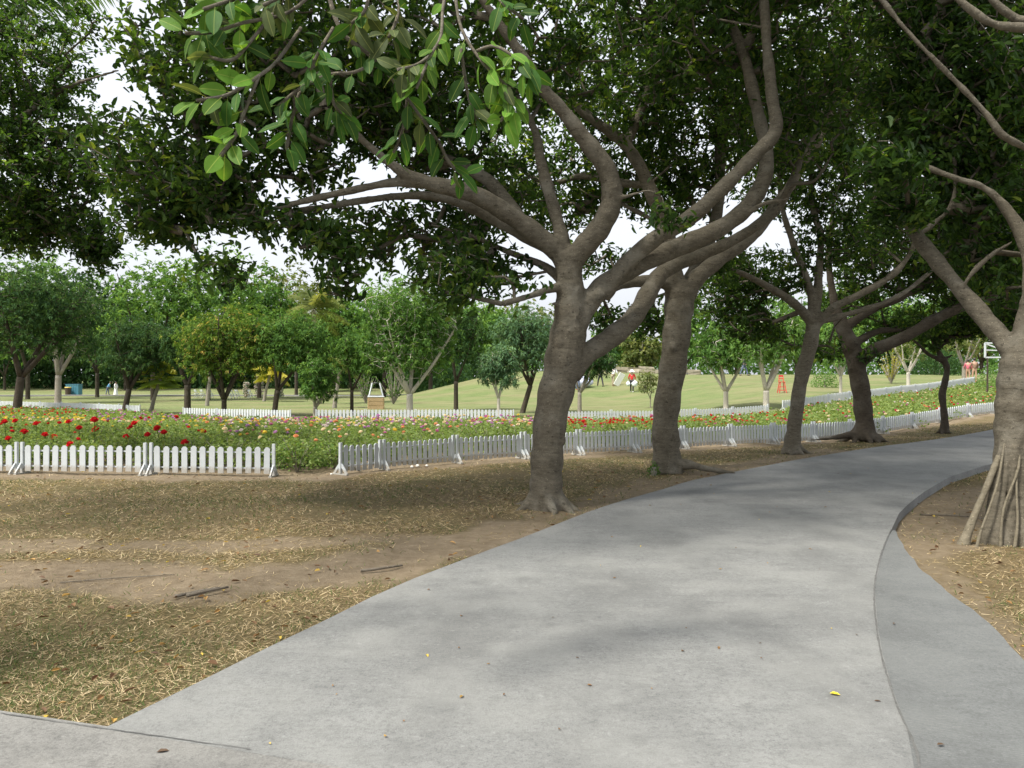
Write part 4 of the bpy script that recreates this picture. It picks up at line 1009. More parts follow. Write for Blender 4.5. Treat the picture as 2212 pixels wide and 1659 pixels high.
# ------------------------------------------------------------------ palms
def palm(name, label, base, top_uv, Y, nf, fl, leaf, tr=.12, fan=False, droop=.5, lw=.03, cat='palm', pairs=26, trunk=True, g0=1):
    g = random.Random(g0)
    b = G(base, Y); t = empty(name, b, label, cat)
    top = Vector(P(top_uv[0], top_uv[1], Y)) - b
    if trunk:
        mb = MB()
        C = catmull([(0, 0, -.1, tr * 1.25), (top.x * .3, 0, top.z * .35, tr), (top.x * .7, 0, top.z * .7, tr * .9), (top.x, 0, top.z, tr * .85)], 6)
        r = C[:, 3] * (1 + .08 * (np.arange(len(C)) % 2)); mb.tube(C[:, :3], r, 8)
        mb.build('trunk', M['bark_grey'], t, True)
    for k in range(nf):
        a = k * 2.399 + g.uniform(-.2, .2); el = g.uniform(-.25, 1.25) if not fan else g.uniform(-.5, 1.3)
        mb = MB()
        d = Vector((math.cos(a) * math.cos(el), math.sin(a) * math.cos(el), math.sin(el)))
        L = fl * g.uniform(.85, 1.1)
        pts = []
        n = 9
        for i in range(n):
            s = i / (n - 1)
            p = top + d * L * s + Vector((0, 0, -droop * L * s * s * (1.1 - .3 * math.sin(el))))
            pts.append(p)
        if not fan:
            mb.tube(pts, [.02 * (1 - .8 * i / n) * fl / 2 + .004 for i in range(n)], 4, False)
            for i in range(pairs):
                s = .12 + .88 * i / pairs; q = s * (n - 1); j = min(int(q), n - 2)
                p = pts[j].lerp(pts[j + 1], q - j); dd = (pts[j + 1] - pts[j]).normalized()
                side = dd.cross(Vector((0, 0, 1))).normalized()
                ll = fl * .33 * math.sin(math.pi * (s * .85 + .12)) + .04
                for sg in (-1, 1):
                    e = p + (side * sg * .85 + dd * .55 + Vector((0, 0, -.45 + g.uniform(-.2, .2)))) * ll
                    w_ = dd * lw * .5
                    mb.add([p - w_, p + w_, p.lerp(e, .6) + w_ * .8 - Vector((0, 0, -.02 * ll)), e, p.lerp(e, .6) - w_ * .8], [(0, 1, 2, 3, 4)])
        else:
            hub = top + d * L * .5; mb.bar(top, hub, .025)
            s1 = d.cross(Vector((0, 0, 1))).normalized(); s2 = s1.cross(d)
            for i in range(15):
                q = -1.35 + 2.7 * i / 14
                e = hub + (d * math.cos(q) + s1 * math.sin(q)) * L * .55 + Vector((0, 0, -.18 * L))
                dv = (e - hub).normalized(); wv = dv.cross(s2).normalized() * lw * .5
                mdl = hub.lerp(e, .55)
                mb.add([hub, mdl + wv, e, mdl - wv], [(0, 1, 2, 3)])
        me = mb.mesh('frond', M[leaf])
        a_ = me.attributes.new('tint', 'FLOAT', 'POINT'); tv = g.uniform(.3, .9)
        a_.data.foreach_set('value', np.clip(tv + .1 * rng.normal(size=len(me.vertices)), 0, 1).astype(np.float32))
        link('frond', me, t)
    return t
palm('coconut_palm', 'coconut palm with arching fronds rising between the lawn trees', 690, (677, 668), 58, 18, 3.0, 'leaf_light', droop=.45, lw=.07, tr=.15, g0=3)
palm('fan_palm', 'small yellow green fan palm with leaning trunk behind the far pickets', 325, (346, 818), 42, 34, 1.15, 'leaf_fan', fan=True, lw=.13, tr=.10, g0=4)
palm('short_palm', 'short palm stump trunk between the dark tree and the golden tree', 447, (455, 800), 55, 9, .9, 'leaf_dark', fan=True, lw=.08, tr=.12, g0=5)
palm('short_palm', 'yellow leafed palm glowing behind the tree that forks right', 570, (585, 800), 66, 20, 2.0, 'leaf_yellow', droop=.4, lw=.07, tr=.12, g0=6)
palm('short_palm', 'pale green palm behind the small low tree', 722, (735, 795), 50, 12, 1.6, 'leaf_light', droop=.5, lw=.06, tr=.12, g0=7)
palm('leaning_palm', 'palm at the far left whose fronds hang through the shady crown', -120, (-70, 520), 16, 12, 1.5, 'leaf_mango', droop=.6, lw=.03, tr=.12, g0=8, pairs=34)
palm('tall_palm', 'palm frond reaching across the sky gap at the top left, tree out of view', -260, (-60, -10), 18, 12, 3.2, 'leaf_dark', droop=.35, lw=.035, tr=.14, g0=9, pairs=40)

# ------------------------------------------------------------------ pickets
def picket_mesh(w_, h, th=.018):
    mb = MB(); r = w_ / 2; c = w_ * .30
    pr = [(-r, 0), (r, 0), (r, h - c * 1.1), (r - c, h), (-r + c, h), (-r, h - c * 1.1)]
    vs = [(x, -th / 2, z) for x, z in pr] + [(x, th / 2, z) for x, z in pr]
    n = len(pr)
    mb.add(vs, [tuple(range(n)), tuple(range(2 * n - 1, n - 1, -1))] + [(i, i + n, (i + 1) % n + n, (i + 1) % n) for i in range(n)])
    return mb.mesh('picket', M['white'])
PK = {}
def foot_mesh():
    mb = MB()
    for s in (-1, 1):
        mb.bar((0, s * .15, .015), (0, s * .018, .17), .045, .022, up=(1, 0, 0))
    mb.bar((0, -.17, .012), (0, .17, .012), .045, .02)
    return mb.mesh('foot', M['white'])
FOOT = foot_mesh()
POST = None
def post_mesh(h):
    mb = MB(); mb.box((0, 0, h / 2 + .02), (.045, .045, h)); return mb.mesh('post', M['white'])
POST = post_mesh(.50)
def panel(a, b, label, group, n=13, h=.47, parts=True, foot_l=True, foot_r=True, wr=.62):
    a = Vector(a); b = Vector(b); d = b - a; Lh = math.hypot(d.x, d.y); rz = math.atan2(d.y, d.x)
    slope = math.atan2(d.z, Lh)
    mid = (a + b) / 2
    t = empty('picket_fence', mid, label, 'fence', group, rz)
    sx = math.tan(slope)
    e = .035
    for s, ft in ((-1, foot_l), (1, foot_r)):
        xx = s * (Lh / 2 - e)
        link('post', POST, t, (xx, 0, xx * sx))
        if ft: link('foot', FOOT, t, (xx, 0, xx * sx))
    for zz in (.13, .38):
        mb = MB(); mb.bar((-Lh / 2 + .05, .012, zz - (Lh / 2 - .05) * sx), (Lh / 2 - .05, .012, zz + (Lh / 2 - .05) * sx), .022, .022)
        mb.build('rail', M['white'], t)
    pitch = (Lh - .10) / (n + .25); w_ = pitch * wr
    key = round(w_, 3)
    if key not in PK: PK[key] = picket_mesh(key, h - .05)
    if parts:
        for i in range(n):
            xx = (i - (n - 1) / 2) * pitch
            o = link('picket', PK[key], t, (xx, -.014 + rnd.uniform(-.002, .002), .05 + xx * sx + rnd.uniform(-.008, .008)))
            o.rotation_euler = (0, rnd.uniform(-.018, .018), 0)
    else:
        mb = MB(); src = PK[key]
        V = [tuple(v.co) for v in src.vertices]; Fs = [tuple(p.vertices) for p in src.polygons]
        for i in range(n):
            xx = (i - (n - 1) / 2) * pitch; q = rnd.uniform(-.006, .006)
            mb.add([(x + xx, y - .014, z + .05 + xx * sx + q) for x, y, z in V], Fs)
        o = mb.build('pickets', M['white'], t); o['kind'] = 'stuff'
    return t
gn = 'low white picket panels in front of the roses'
near_left = [(-330, 13.6), (-240, 13.5), (41, 13.15), (319, 12.88), (597, 12.75)]
nl = ['picket panel at the left picture edge, mostly cut off', 'picket panel left of the pair of feet below the first red roses', 'white picket panel between the two double posts on the left', 'white picket panel ending at the gap in the fence, left side']
for i in range(1, 4):
    (u0, y0), (u1, y1) = near_left[i], near_left[i + 1]
    panel(G(u0 + 3, y0), G(u1 - 1, y1), nl[i], gn)
rf = [(731, 12.9), (825, 13.65), (983, 14.6), (1130, 15.5), (1250, 16.2), (1370, 16.85), (1475, 17.8), (1577, 18.7), (1670, 19.3), (1757, 20), (1836, 21.5), (1907, 23.1), (1970, 24.9), (2030, 26.9), (2091, 29.3), (2150, 32), (2210, 35)]
rl = ['short shaded picket panel with seven pickets at the right side of the fence gap', 'shaded picket panel second from the gap, beside white pebbles', 'shaded picket panel just left of the nearest fig trunk', 'shaded picket panel partly behind the nearest fig trunk', 'shaded picket panel just right of the nearest fig trunk', 'shaded picket panel partly behind the second fig trunk', 'shaded picket panel just right of the second fig trunk', 'picket panel left of the slender leaning fig', 'picket panel behind the slender leaning fig', 'picket panel between the slender fig and the fourth fig',
      'picket panel behind the fourth fig trunk', 'picket panel just right of the fourth fig', 'picket panel between the fourth fig and thin dark fig', 'picket panel behind the thin dark fig trunk', 'picket panel right of the thin dark fig', 'farthest roadside picket panel, next to the tree with aerial roots']
for i in range(len(rf) - 1):
    (u0, y0), (u1, y1) = rf[i], rf[i + 1]
    panel(G(u0 + 1, y0), G(u1 - 1, y1), rl[i], 'picket panels along the road side of the rose bed', n=6 if i == 0 else 13, foot_r=i > 1)
def far_run(pts, n, lab, grp):
    Q = resample([((u - 1106) / F * Y, Y) for u, Y in pts], n + 1)
    for i in range(n):
        a, b = Q[i], Q[i + 1]
        q = ('first', 'second', 'third', 'fourth', 'fifth', 'sixth', 'seventh', 'eighth', 'ninth', 'tenth', 'eleventh', 'twelfth', 'thirteenth')[i]
        panel((a[0], a[1], Hs(*a)), (b[0], b[1], Hs(*b)), lab % q, grp, parts=False, h=.5, wr=.68)
far_run([(-40, 50), (150, 45), (303, 40)], 8, 'white picket panel behind the roses at the far left, %s from the left', 'white picket panels along the lawn side of the rose bed')
far_run([(395, 35.6), (629, 32.8)], 3, 'white picket panel below the golden flowering tree, %s from the left of its run', 'white picket panels along the lawn side of the rose bed')
far_run([(681, 33), (900, 33.2), (1111, 33)], 4, 'white picket panel below the pale forked tree, %s from the left of its run', 'white picket panels along the lawn side of the rose bed')
far_run([(1222, 32.2), (1440, 33), (1660, 35)], 5, 'white picket panel behind the red roses between the fig trunks, %s from the left', 'white picket panels along the lawn side of the rose bed')
far_run([(1690, 37.5), (1900, 44), (2105, 55)], 12, 'white picket panel climbing the slope on the right, %s from the lower end', 'white picket panels along the lawn side of the rose bed')

# ------------------------------------------------------------------ roses
def petal_mat(name, col):
    m, t, b = new_mat(name)
    n = noise(t, coords(t), 30, 3)
    t.links.new(ramp(t, n, [(.3, [q * .7 for q in col]), (.7, [min(.95, q * 1.2) for q in col])]), b.inputs['Base Color'])
    b.inputs['Roughness'].default_value = .6
    b.inputs['Specular IOR Level'].default_value = .2
    tr = t.nodes.new('ShaderNodeBsdfTranslucent'); tr.inputs[0].default_value = (min(1, col[0] * 1.1), col[1], col[2], 1)
    mx = t.nodes.new('ShaderNodeMixShader'); mx.inputs[0].default_value = .3
    t.links.new(b.outputs[0], mx.inputs[1]); t.links.new(tr.outputs[0], mx.inputs[2]); t.links.new(mx.outputs[0], t.nodes['Material Output'].inputs[0])
    return m
PC = {'red': (.62, .02, .025), 'yellow': (.82, .66, .10), 'pink': (.62, .20, .40), 'mauve': (.60, .33, .58), 'cream': (.84, .72, .48), 'peach': (.82, .42, .20), 'white': (.82, .74, .70), 'crimson': (.58, .05, .12)}
PM = {k: petal_mat(k + '_petals', v) for k, v in PC.items()}
def blossom_geo(mb, c, r, g, n=3):
    """rings of cupped petals round a closed heart"""
    if n > 1: mb.ball((c[0], c[1], c[2] + .12 * r), r * .62, 6 if n > 2 else 5, 4, (1, 1, .85))
    for ring, (k, rr, el, h) in enumerate(((7, .98, .5, -.16), (6, .9, .95, .0), (5, .76, 1.2, .08))[:n]):
        for i in range(k):
            a = i * 2 * math.pi / k + ring * .5 + g.uniform(-.15, .15)
            d = Vector((math.cos(a), math.sin(a), 0)); s = Vector((-d.y, d.x, 0))
            e = el + g.uniform(-.2, .2)
            o = Vector(c) + Vector((0, 0, h * r))
            m1 = o + (d * math.cos(e * .6) + Vector((0, 0, math.sin(e * .6)))) * r * rr * .6
            tp = o + (d * math.cos(e) + Vector((0, 0, math.sin(e)))) * r * rr
            w_ = r * rr * .58
            mb.add([o, m1 + s * w_, tp + s * w_ * .5, tp - s * w_ * .5, m1 - s * w_], [(0, 1, 2, 3, 4)])
def blossom_mesh(col, seed):
    mb = MB(); blossom_geo(mb, (0, 0, 0), 1.0, random.Random(seed)); return mb.mesh('blossom', PM[col])
BM = {k: [blossom_mesh(k, i) for i in range(2)] for k in PC}
def bush_arrays(n, r, h, seed, L=.055):
    q = np.random.default_rng(seed)
    a = q.random(n) * 6.283; e = q.random(n) ** .6
    rr = r * np.sqrt(q.random(n)) * (1 + .25 * np.sin(a * 3 + seed)); z = h * (e * (1 - .45 * (rr / r) ** 2)) + .02
    # shoots
    sh = q.integers(0, 9, n); sa = sh * 2.4
    out = q.random(n) < .45
    pos = np.stack([rr * np.cos(a), rr * np.sin(a), z], 1)
    tsh = q.random(n)
    shoot = np.stack([r * .75 * tsh * np.cos(sa), r * .75 * tsh * np.sin(sa), h * (.25 + .95 * tsh * (.75 + .25 * np.sin(sh * 5.1)))], 1) + q.normal(size=(n, 3)) * .035
    pos = np.where(out[:, None], shoot, pos)
    ax = q.normal(size=(n, 3)); ax[:, 2] *= .5
    nr = q.normal(size=(n, 3)) * .6; nr[:, 2] += 1
    return pos, ax, nr, L * (.7 + .6 * q.random(n)), L * .62 * (.7 + .6 * q.random(n)), np.clip(.5 + .2 * q.normal(size=n), 0, 1)
BUSH = []
for i in range(6):
    BUSH.append(leaf_mesh('foliage', *bush_arrays(620, .42, .50, 100 + i), M['leaf_rose'], lod=2))
def canes(seed):
    g = random.Random(seed); mb = MB()
    for k in range(7):
        a = k * .9 + g.uniform(-.3, .3); r = g.uniform(.15, .34); h = g.uniform(.35, .52)
        mb.tube([(0, 0, -.03), (math.cos(a) * r * .4, math.sin(a) * r * .4, h * .5), (math.cos(a) * r, math.sin(a) * r, h)], [.008, .006, .003], 4, False)
    return mb.mesh('canes', M['bark_grey'])
CANE = [canes(i) for i in range(3)]
def hf(x, y):
    return 1.0 - .55 * float(sm((y - 15) / (bed_hi(x) - 16)))
def flower_col(x, y, g):
    u = 1106 + x / y * F; dn = (y - bed_lo(x)) / max(1, (bed_hi(x) - bed_lo(x)))
    r = g.random()
    if u < 430:
        if dn < .25: return 'red', .35
        if dn < .5: return g.choice(('cream', 'white', 'yellow', 'cream')), .45
        if dn > .72: return ('red' if u < 180 else g.choice(('mauve', 'pink', 'mauve'))), .9
        return g.choice(('yellow', 'mauve', 'pink', 'yellow', 'peach')), .8
    if u < 1200:
        if dn < .12: return g.choice(('cream', 'peach', 'white', 'peach')), .8
        if dn < .45: return g.choice(('yellow', 'cream', 'cream', 'mauve', 'pink', 'peach', 'white')), 1.3
        return g.choice(('mauve', 'pink', 'yellow', 'mauve', 'cream', 'white')), 1.2
    if u < 1720:
        if dn < .15: return g.choice(('peach', 'cream', 'pink')), .6
        return ('red' if r < .9 else 'crimson'), (1.1 if u < 1420 else .55)
    return g.choice(('red', 'crimson', 'white', 'peach', 'cream', 'pink')), .5
# candidate bush places over the whole bed
cand = []
yy = 13.0
g = random.Random(21)
while yy < 60:
    stepy = .62 + .012 * (yy - 13); xx = -42.0
    while xx < 36:
        x_ = xx + g.uniform(-.22, .22); y_ = yy + g.uniform(-.25, .25)
        if bed_lo(x_) + .5 < y_ < bed_hi(x_) - .45:
            u = 1106 + x_ / y_ * F
            if -60 < u < 2230:
                bare = (math.hypot((u - 240) / 120, (y_ - 21.5) / 1.6) < 1) or (math.hypot((u - 1790) / 45, (y_ - 26) / 1.5) < 1) or (620 < u < 735 and y_ < 14.6 and g.random() < .25)
                if not bare: cand.append((y_, x_, u))
        xx += .62 + .012 * (yy - 13)
    yy += stepy
cand.sort()
print('bushes', len(cand))
NB = 290
names_col = {}
flab = {'red': 'scarlet rose bush', 'yellow': 'yellow rose bush', 'pink': 'pink rose bush', 'mauve': 'mauve rose bush', 'cream': 'cream rose bush', 'peach': 'peach rose bush', 'white': 'whitish rose bush', 'crimson': 'crimson rose bush'}
def zone(u, y_, x_):
    Z = ((20, 'at the left picture edge'), (170, 'behind the first left picket panel'), (318, 'behind the second left picket panel'), (450, 'behind the left half of the last left panel'), (600, 'behind the right half of the last left panel'), (735, 'at the gap in the fence'), (830, 'behind the short picket panel'),
         (985, 'behind the panel with the white pebbles'), (1130, 'just left of the nearest fig trunk'), (1230, 'behind the nearest fig trunk'), (1320, 'just right of the nearest fig trunk'), (1410, 'just left of the second fig trunk'), (1490, 'behind the second fig trunk'), (1600, 'just right of the second fig trunk'), (1710, 'left of the slender fig'), (1830, 'between the slender and the leaning fig'), (9999, 'on the rise at the right end'))
    a = next(b for q, b in Z if u < q)
    r = int((y_ - bed_lo(x_) - .5) / .65)
    b = ('front row', 'second row', 'third row', 'fourth row', 'fifth row', 'sixth row', 'seventh row')[min(max(r, 0), 6)] if r < 7 else 'rows farther back'
    return a, b
for y_, x_, u in cand[:NB]:
    col, dens = flower_col(x_, y_, g)
    a, b = zone(u, y_, x_)
    k = int(dens * 2.0 + g.random() * 1.4) if u > 400 or y_ > 17 else (1 if g.random() < .25 else 0)
    lab = (flab[col] if k else 'bloomless rose bush')+ ' ' + a + ', ' + b
    t = empty('rose_bush', (x_, y_, Hs(x_, y_)), lab, 'rose bush', 'rose bushes filling the flower bed', g.uniform(0, 6.28))
    s = g.uniform(.85, 1.2); t.scale = (s, s, s * g.uniform(.85, 1.1) * hf(x_, y_))
    link('foliage', BUSH[g.randrange(6)], t)['kind'] = 'stuff'
    link('canes', CANE[g.randrange(3)], t)
    for i in range(k):
        c2 = col if g.random() < .85 else g.choice(('yellow', 'mauve', 'pink', 'cream')) if u < 1200 else col
        q = g.uniform(0, 6.28); r = g.uniform(.05, .36)
        o = link('blossom', BM[c2][g.randrange(2)], t, (math.cos(q) * r, math.sin(q) * r, g.uniform(.5, .64)), (g.uniform(-.5, .5), g.uniform(-.5, .5), q))
        rs = g.uniform(.034, .052); o.scale = (rs, rs, rs * .9)
# the rest of the bed: past the limit, one mass
P_, A_, N_, L_, W_, T_ = [], [], [], [], [], []
mb = MB(); cols = list(PC)
for y_, x_, u in cand[NB:]:
    k = int(170 - (y_ - 13) * 2)
    p, a, nr_, l, w_, ti = bush_arrays(k, .5 + .012 * (y_ - 13), .50 * hf(x_, y_), int(x_ * 31 + y_ * 7) % 9999, L=.085 + .002 * (y_ - 18))
    P_.append(p + np.array([x_, y_, Hs(x_, y_)])); A_.append(a); N_.append(nr_); L_.append(l); W_.append(w_); T_.append(ti)
    col, dens = flower_col(x_, y_, g)
    for i in range(int(dens * 1.5 + g.random())):
        c2 = col if g.random() < .8 else g.choice(('yellow', 'mauve', 'pink', 'cream')) if u < 1200 else col
        q = g.uniform(0, 6.28); r = g.uniform(.05, .4); mb.m = cols.index(c2)
        blossom_geo(mb, (x_ + math.cos(q) * r, y_ + math.sin(q) * r, Hs(x_, y_) + g.uniform(.46, .62) * hf(x_, y_)), g.uniform(.042, .064), g, 2)
me = leaf_mesh('rose_thicket', *[np.concatenate(q) for q in (P_, A_, N_, L_, W_, T_)], M['leaf_rose'], lod=2)
tag(link('rose_thicket', me), 'dense low rose bushes filling the far half of the bed', 'rose bushes', kind='stuff')
tag(mb.build('rose_blooms', [PM[c] for c in cols]), 'scattered red, yellow and mauve blooms over the far rose bushes', 'roses', kind='stuff')
# tall red roses behind the left pickets
reds = [(33, 910, 15.5), (10, 912, 15.2), (78, 916, 15), (52, 934, 14.2), (18, 948, 14), (116, 945, 14.2), (148, 912, 15.4), (171, 925, 14.8), (204, 908, 14.3), (207, 928, 14.5), (272, 944, 14.4), (319, 940, 14.3), (340, 926, 14.6), (354, 935, 14.5), (400, 957, 13.9), (152, 960, 13.9), (97, 940, 15), (290, 915, 16)]
rlab = ['upper one of the cluster at the left edge', 'cut by the left picture edge', 'beside a pinkish one near the left edge', 'large, just above the first double fence post', 'low, right at the left picture edge', 'low, between the first posts', 'small, over the middle of the second panel', 'bright, right of the small one', 'largest and tallest of the left group', 'pinkish, directly below the tallest one', 'low, before the second double post', 'just left of the second double post', 'upper one of the close pair at the second double post', 'lower one of the close pair at the second double post', 'lowest, behind the last left panel', 'peeping over a picket top', 'faint, half hidden in leaves', 'small dark, at the back']
for (u, v, Y), lb in zip(reds, rlab):
    x_, y_, z_ = P(u, v, Y); b = Vector((x_, y_, Hs(x_, y_)))
    t = empty('tall_rose', b, 'tall scarlet rose, ' + lb, 'rose', 'tall scarlet roses behind the left pickets')
    h = z_ - b.z; l = g.uniform(-.12, .12)
    mb = MB(); mb.tube([(l, .05, -.02), (l * .6, .02, h * .5), (0, 0, h)], [.007, .006, .005], 5, False); mb.build('stem', M['leaf_rose'], t)
    o = link('blossom', BM['red'][g.randrange(2)], t, (0, 0, h), (g.uniform(.1, .7), g.uniform(-.3, .3), 0)); s = g.uniform(.062, .08); o.scale = (s, s, s)
    n_ = 60; q = rng.random(n_); pz = np.stack([l * (1 - q) + rng.normal(size=n_) * .06, rng.normal(size=n_) * .06, h * (.25 + .65 * q)], 1)
    o = link('foliage', leaf_mesh('foliage', pz, rng.normal(size=(n_, 3)), rng.normal(size=(n_, 3)) * .5 + np.array([0, 0, 1]), np.full(n_, .055), np.full(n_, .035), rng.random(n_), M['leaf_rose'], lod=2), t); o['kind'] = 'stuff'

# ------------------------------------------------------------------ people and props: see below
exec_people = True
def skin(verts, edges, rad, mat, sub=1):
    me = bpy.data.meshes.new('sk'); me.from_pydata(verts, edges, [])
    o = bpy.data.objects.new('sk', me); COL.objects.link(o)
    md = o.modifiers.new('s', 'SKIN'); md.use_smooth_shade = True
    sv = me.skin_vertices[0].data if me.skin_vertices else None
    if sv is None:
        me.attributes.new  # layer comes with the modifier
    for i, r in enumerate(rad):
        me.skin_vertices[0].data[i].radius = (r, r) if not isinstance(r, tuple) else r
    me.skin_vertices[0].data[0].use_root = True
    o.modifiers.new('u', 'SUBSURF').levels = sub
    out = bpy.data.meshes.new_from_object(o.evaluated_get(bpy.context.evaluated_depsgraph_get()))
    bpy.data.objects.remove(o)
    out.materials.clear(); out.materials.append(mat)
    out.polygons.foreach_set('use_smooth', np.ones(len(out.polygons), bool))
    return out
SKINM = simple('skin', (.42, .26, .18), .5, .05, 5, 0)
HAIR = simple('hair', (.02, .016, .013), .5, .2, 20, 0)
def cloth(n, c): return simple(n, c, .85, .15, 6, .1)
def person(label, u, Y, face, shirt, trousers, shoes, stride=.12, lean=0.0, arm=(.12, .1), armr=None, hat=None, hair_long=False, skirt=None, h=1.65, bare_legs=False, group=None):
    """face: rotation about z; 0 faces the camera"""
    k = h / 1.7
    t = empty('person', G(u, Y), label, 'person', group, face)
    ly = lambda z: -lean * max(0, z - .9)          # leaning forward (towards -y, the way the person faces)
    J = {'pel': (0, 0, .93), 'wst': (0, ly(1.08), 1.08), 'chs': (0, ly(1.3), 1.30), 'nek': (0, ly(1.45), 1.45), 'jaw': (0, ly(1.53) - .02, 1.53), 'hed': (0, ly(1.62) - .01, 1.62), 'top': (0, ly(1.67), 1.68)}
    for s, sd_ in (('l', 1), ('r', -1)):
        st = stride * sd_
        J[s + 'hip'] = (.09 * sd_, 0, .88); J[s + 'kne'] = (.10 * sd_, -st * .6 - .02, .48); J[s + 'ank'] = (.10 * sd_, -st, .07); J[s + 'toe'] = (.11 * sd_, -st - .16, .03)
        J[s + 'sho'] = (.17 * sd_, ly(1.4), 1.40)
        aa = arm if (sd_ > 0 or armr is None) else armr
        J[s + 'elb'] = (.22 * sd_ + .04 * sd_, ly(1.2) - aa[0] * .4, 1.12); J[s + 'wri'] = (.21 * sd_, ly(1.1) - aa[0] - .03, .88 + aa[1]); J[s + 'han'] = (.20 * sd_, ly(1.1) - aa[0] - .06, .80 + aa[1])
    def part(names, edges, rad, mat, nm, sub=1):
        vs = [tuple(c * k for c in J[q]) for q in names]; ii = {q: i for i, q in enumerate(names)}
        me = skin(vs, [(ii[a], ii[b]) for a, b in edges], [r * k if not isinstance(r, tuple) else (r[0] * k, r[1] * k) for r in rad], mat, sub)
        return link(nm, me, t)
    nm = ['pel', 'wst', 'chs', 'nek', 'jaw', 'hed', 'top'] + [a + b for a in 'lr' for b in ('hip', 'kne', 'ank', 'toe', 'sho', 'elb', 'wri', 'han')]
    ed = [('pel', 'wst'), ('wst', 'chs'), ('chs', 'nek'), ('nek', 'jaw'), ('jaw', 'hed'), ('hed', 'top')]
    for a in 'lr': ed += [('pel', a + 'hip'), (a + 'hip', a + 'kne'), (a + 'kne', a + 'ank'), (a + 'ank', a + 'toe'), ('chs', a + 'sho'), (a + 'sho', a + 'elb'), (a + 'elb', a + 'wri'), (a + 'wri', a + 'han')]
    rd = [.12, .105, (.14, .10), .05, .07, .088, .06] + [.08, .055, .04, .03, .05, .038, .026, .034] * 2
    part(nm, ed, rd, SKINM, 'body')
    # shirt
    part(['pel', 'wst', 'chs', 'lsho', 'lelb', 'lwri', 'rsho', 'relb', 'rwri'], [('pel', 'wst'), ('wst', 'chs'), ('chs', 'lsho'), ('lsho', 'lelb'), ('lelb', 'lwri'), ('chs', 'rsho'), ('rsho', 'relb'), ('relb', 'rwri')], [.15, .13, (.165, .125), .07, .055, .045, .07, .055, .045], shirt, 'shirt')
    if not bare_legs:
        part(['pel', 'lhip', 'lkne', 'lank', 'rhip', 'rkne', 'rank'], [('pel', 'lhip'), ('lhip', 'lkne'), ('lkne', 'lank'), ('pel', 'rhip'), ('rhip', 'rkne'), ('rkne', 'rank')], [.135, .10, .075, .06, .10, .075, .06], trousers, 'trousers')
    for a in 'lr':
        mb = MB(); q = J[a + 'ank']; mb.ball((q[0] * k, (q[1] - .06) * k, .035 * k), .06 * k, 8, 5, (.8, 2.0, .7)); mb.build('shoe', shoes, t, True)
    hx = J['hed']; mb = MB(); mb.ball((hx[0] * k, (hx[1] + .018) * k, (hx[2] + .022) * k), .105 * k, 10, 6, (.95, 1.02, 1.0))
    if hair_long: mb.ball((hx[0] * k, (hx[1] + .06) * k, (hx[2] - .16) * k), .10 * k, 8, 6, (.85, .5, 1.7))
    mb.build('hair', HAIR, t, True)
    fx = MB(); fx.ball((0, (hx[1] - .105) * k, (hx[2] - .005) * k), .018 * k, 6, 4, (.8, 1, 1.4)); fx.build('nose', SKINM, t, True)
    if hat:
        mb = MB(); c = (0, ly(1.68) * k, 1.66 * k)
        prof = [(.0, .13), (.07, .125), (.11, .08), (.12, .0), (.20, -.03), (.26, -.06)]
        vs = []; n = 14
        for r, z in prof:
            for i in range(n):
                a = 2 * math.pi * i / n; vs.append((c[0] + r * k * math.cos(a), c[1] + r * k * math.sin(a), c[2] + z * k + .012 * math.sin(3 * a) * (r > .15)))
        mb.add(vs, [(j * n + i, j * n + (i + 1) % n, (j + 1) * n + (i + 1) % n, (j + 1) * n + i) for j in range(len(prof) - 1) for i in range(n)])
        mb.build('hat', hat, t, True)
    if skirt:
        mb = MB(); n = 16; vs = []
        for z, r in ((1.0, .14), (.7, .2), (.35, .25), (.08, .3)):
            for i in range(n):
                a = 2 * math.pi * i / n; q = r * (1 + .08 * math.sin(5 * a)) * k; vs.append((q * math.cos(a), q * math.sin(a) * .8, z * k))
        mb.add(vs, [(j * n + i, j * n + (i + 1) % n, (j + 1) * n + (i + 1) % n, (j + 1) * n + i) for j in range(3) for i in range(n)])
        mb.build('skirt', skirt, t, True)
    return t
RED, BLK, WHT, KHA = cloth('red_cloth', (.55, .03, .03)), cloth('black_cloth', (.03, .03, .035)), cloth('white_cloth', (.78, .78, .78)), cloth('khaki_cloth', (.35, .3, .2))
MAR, BLU, DEN, BRN = cloth('maroon_cloth', (.16, .03, .05)), cloth('blue_cloth', (.12, .3, .5)), cloth('slate_cloth', (.1, .13, .2)), cloth('brown_cloth', (.22, .14, .09))
SALM = cloth('pink_cloth', (.5, .12, .16))
person('walking person in red top, black leggings and wide white sun hat on the grassy hill', 1365, 61, 2.9, RED, BLK, WHT, .14, .05, hat=WHT)
person('person in dark clothes striding across the hilltop beside the one with the board', 1297, 66, 3.6, cloth('charcoal_cloth', (.05, .06, .07)), BLK, BLK, .28, .1)
person('stooping person in white shirt and khaki trousers holding a white board', 1324, 66, 2.2, WHT, KHA, BRN, .05, .35, arm=(.35, .05))
person('person in dark maroon jacket and red shoes behind the small grey trunked tree', 1248, 64, 3.0, MAR, DEN, RED, .1, .1)
person('person in slate trousers walking uphill behind the whitewashed trunks', 1607, 66, 1.2, cloth('navy_cloth', (.05, .06, .09)), DEN, BLK, .32, .1)
person('standing person in brown coat with bare legs by the bare tree on the right', 2105, 57, 3.0, BRN, BRN, BRN, .05, 0, bare_legs=True, h=1.75)
person('standing person in red beside the one in the brown coat', 2091, 58, 2.6, SALM, SALM, BRN, .05, 0, bare_legs=True, h=1.6)
person('dark haired woman in a long white dress standing on the far path', 250, 98, 1.3, WHT, WHT, WHT, .05, 0, skirt=WHT, hair_long=True)
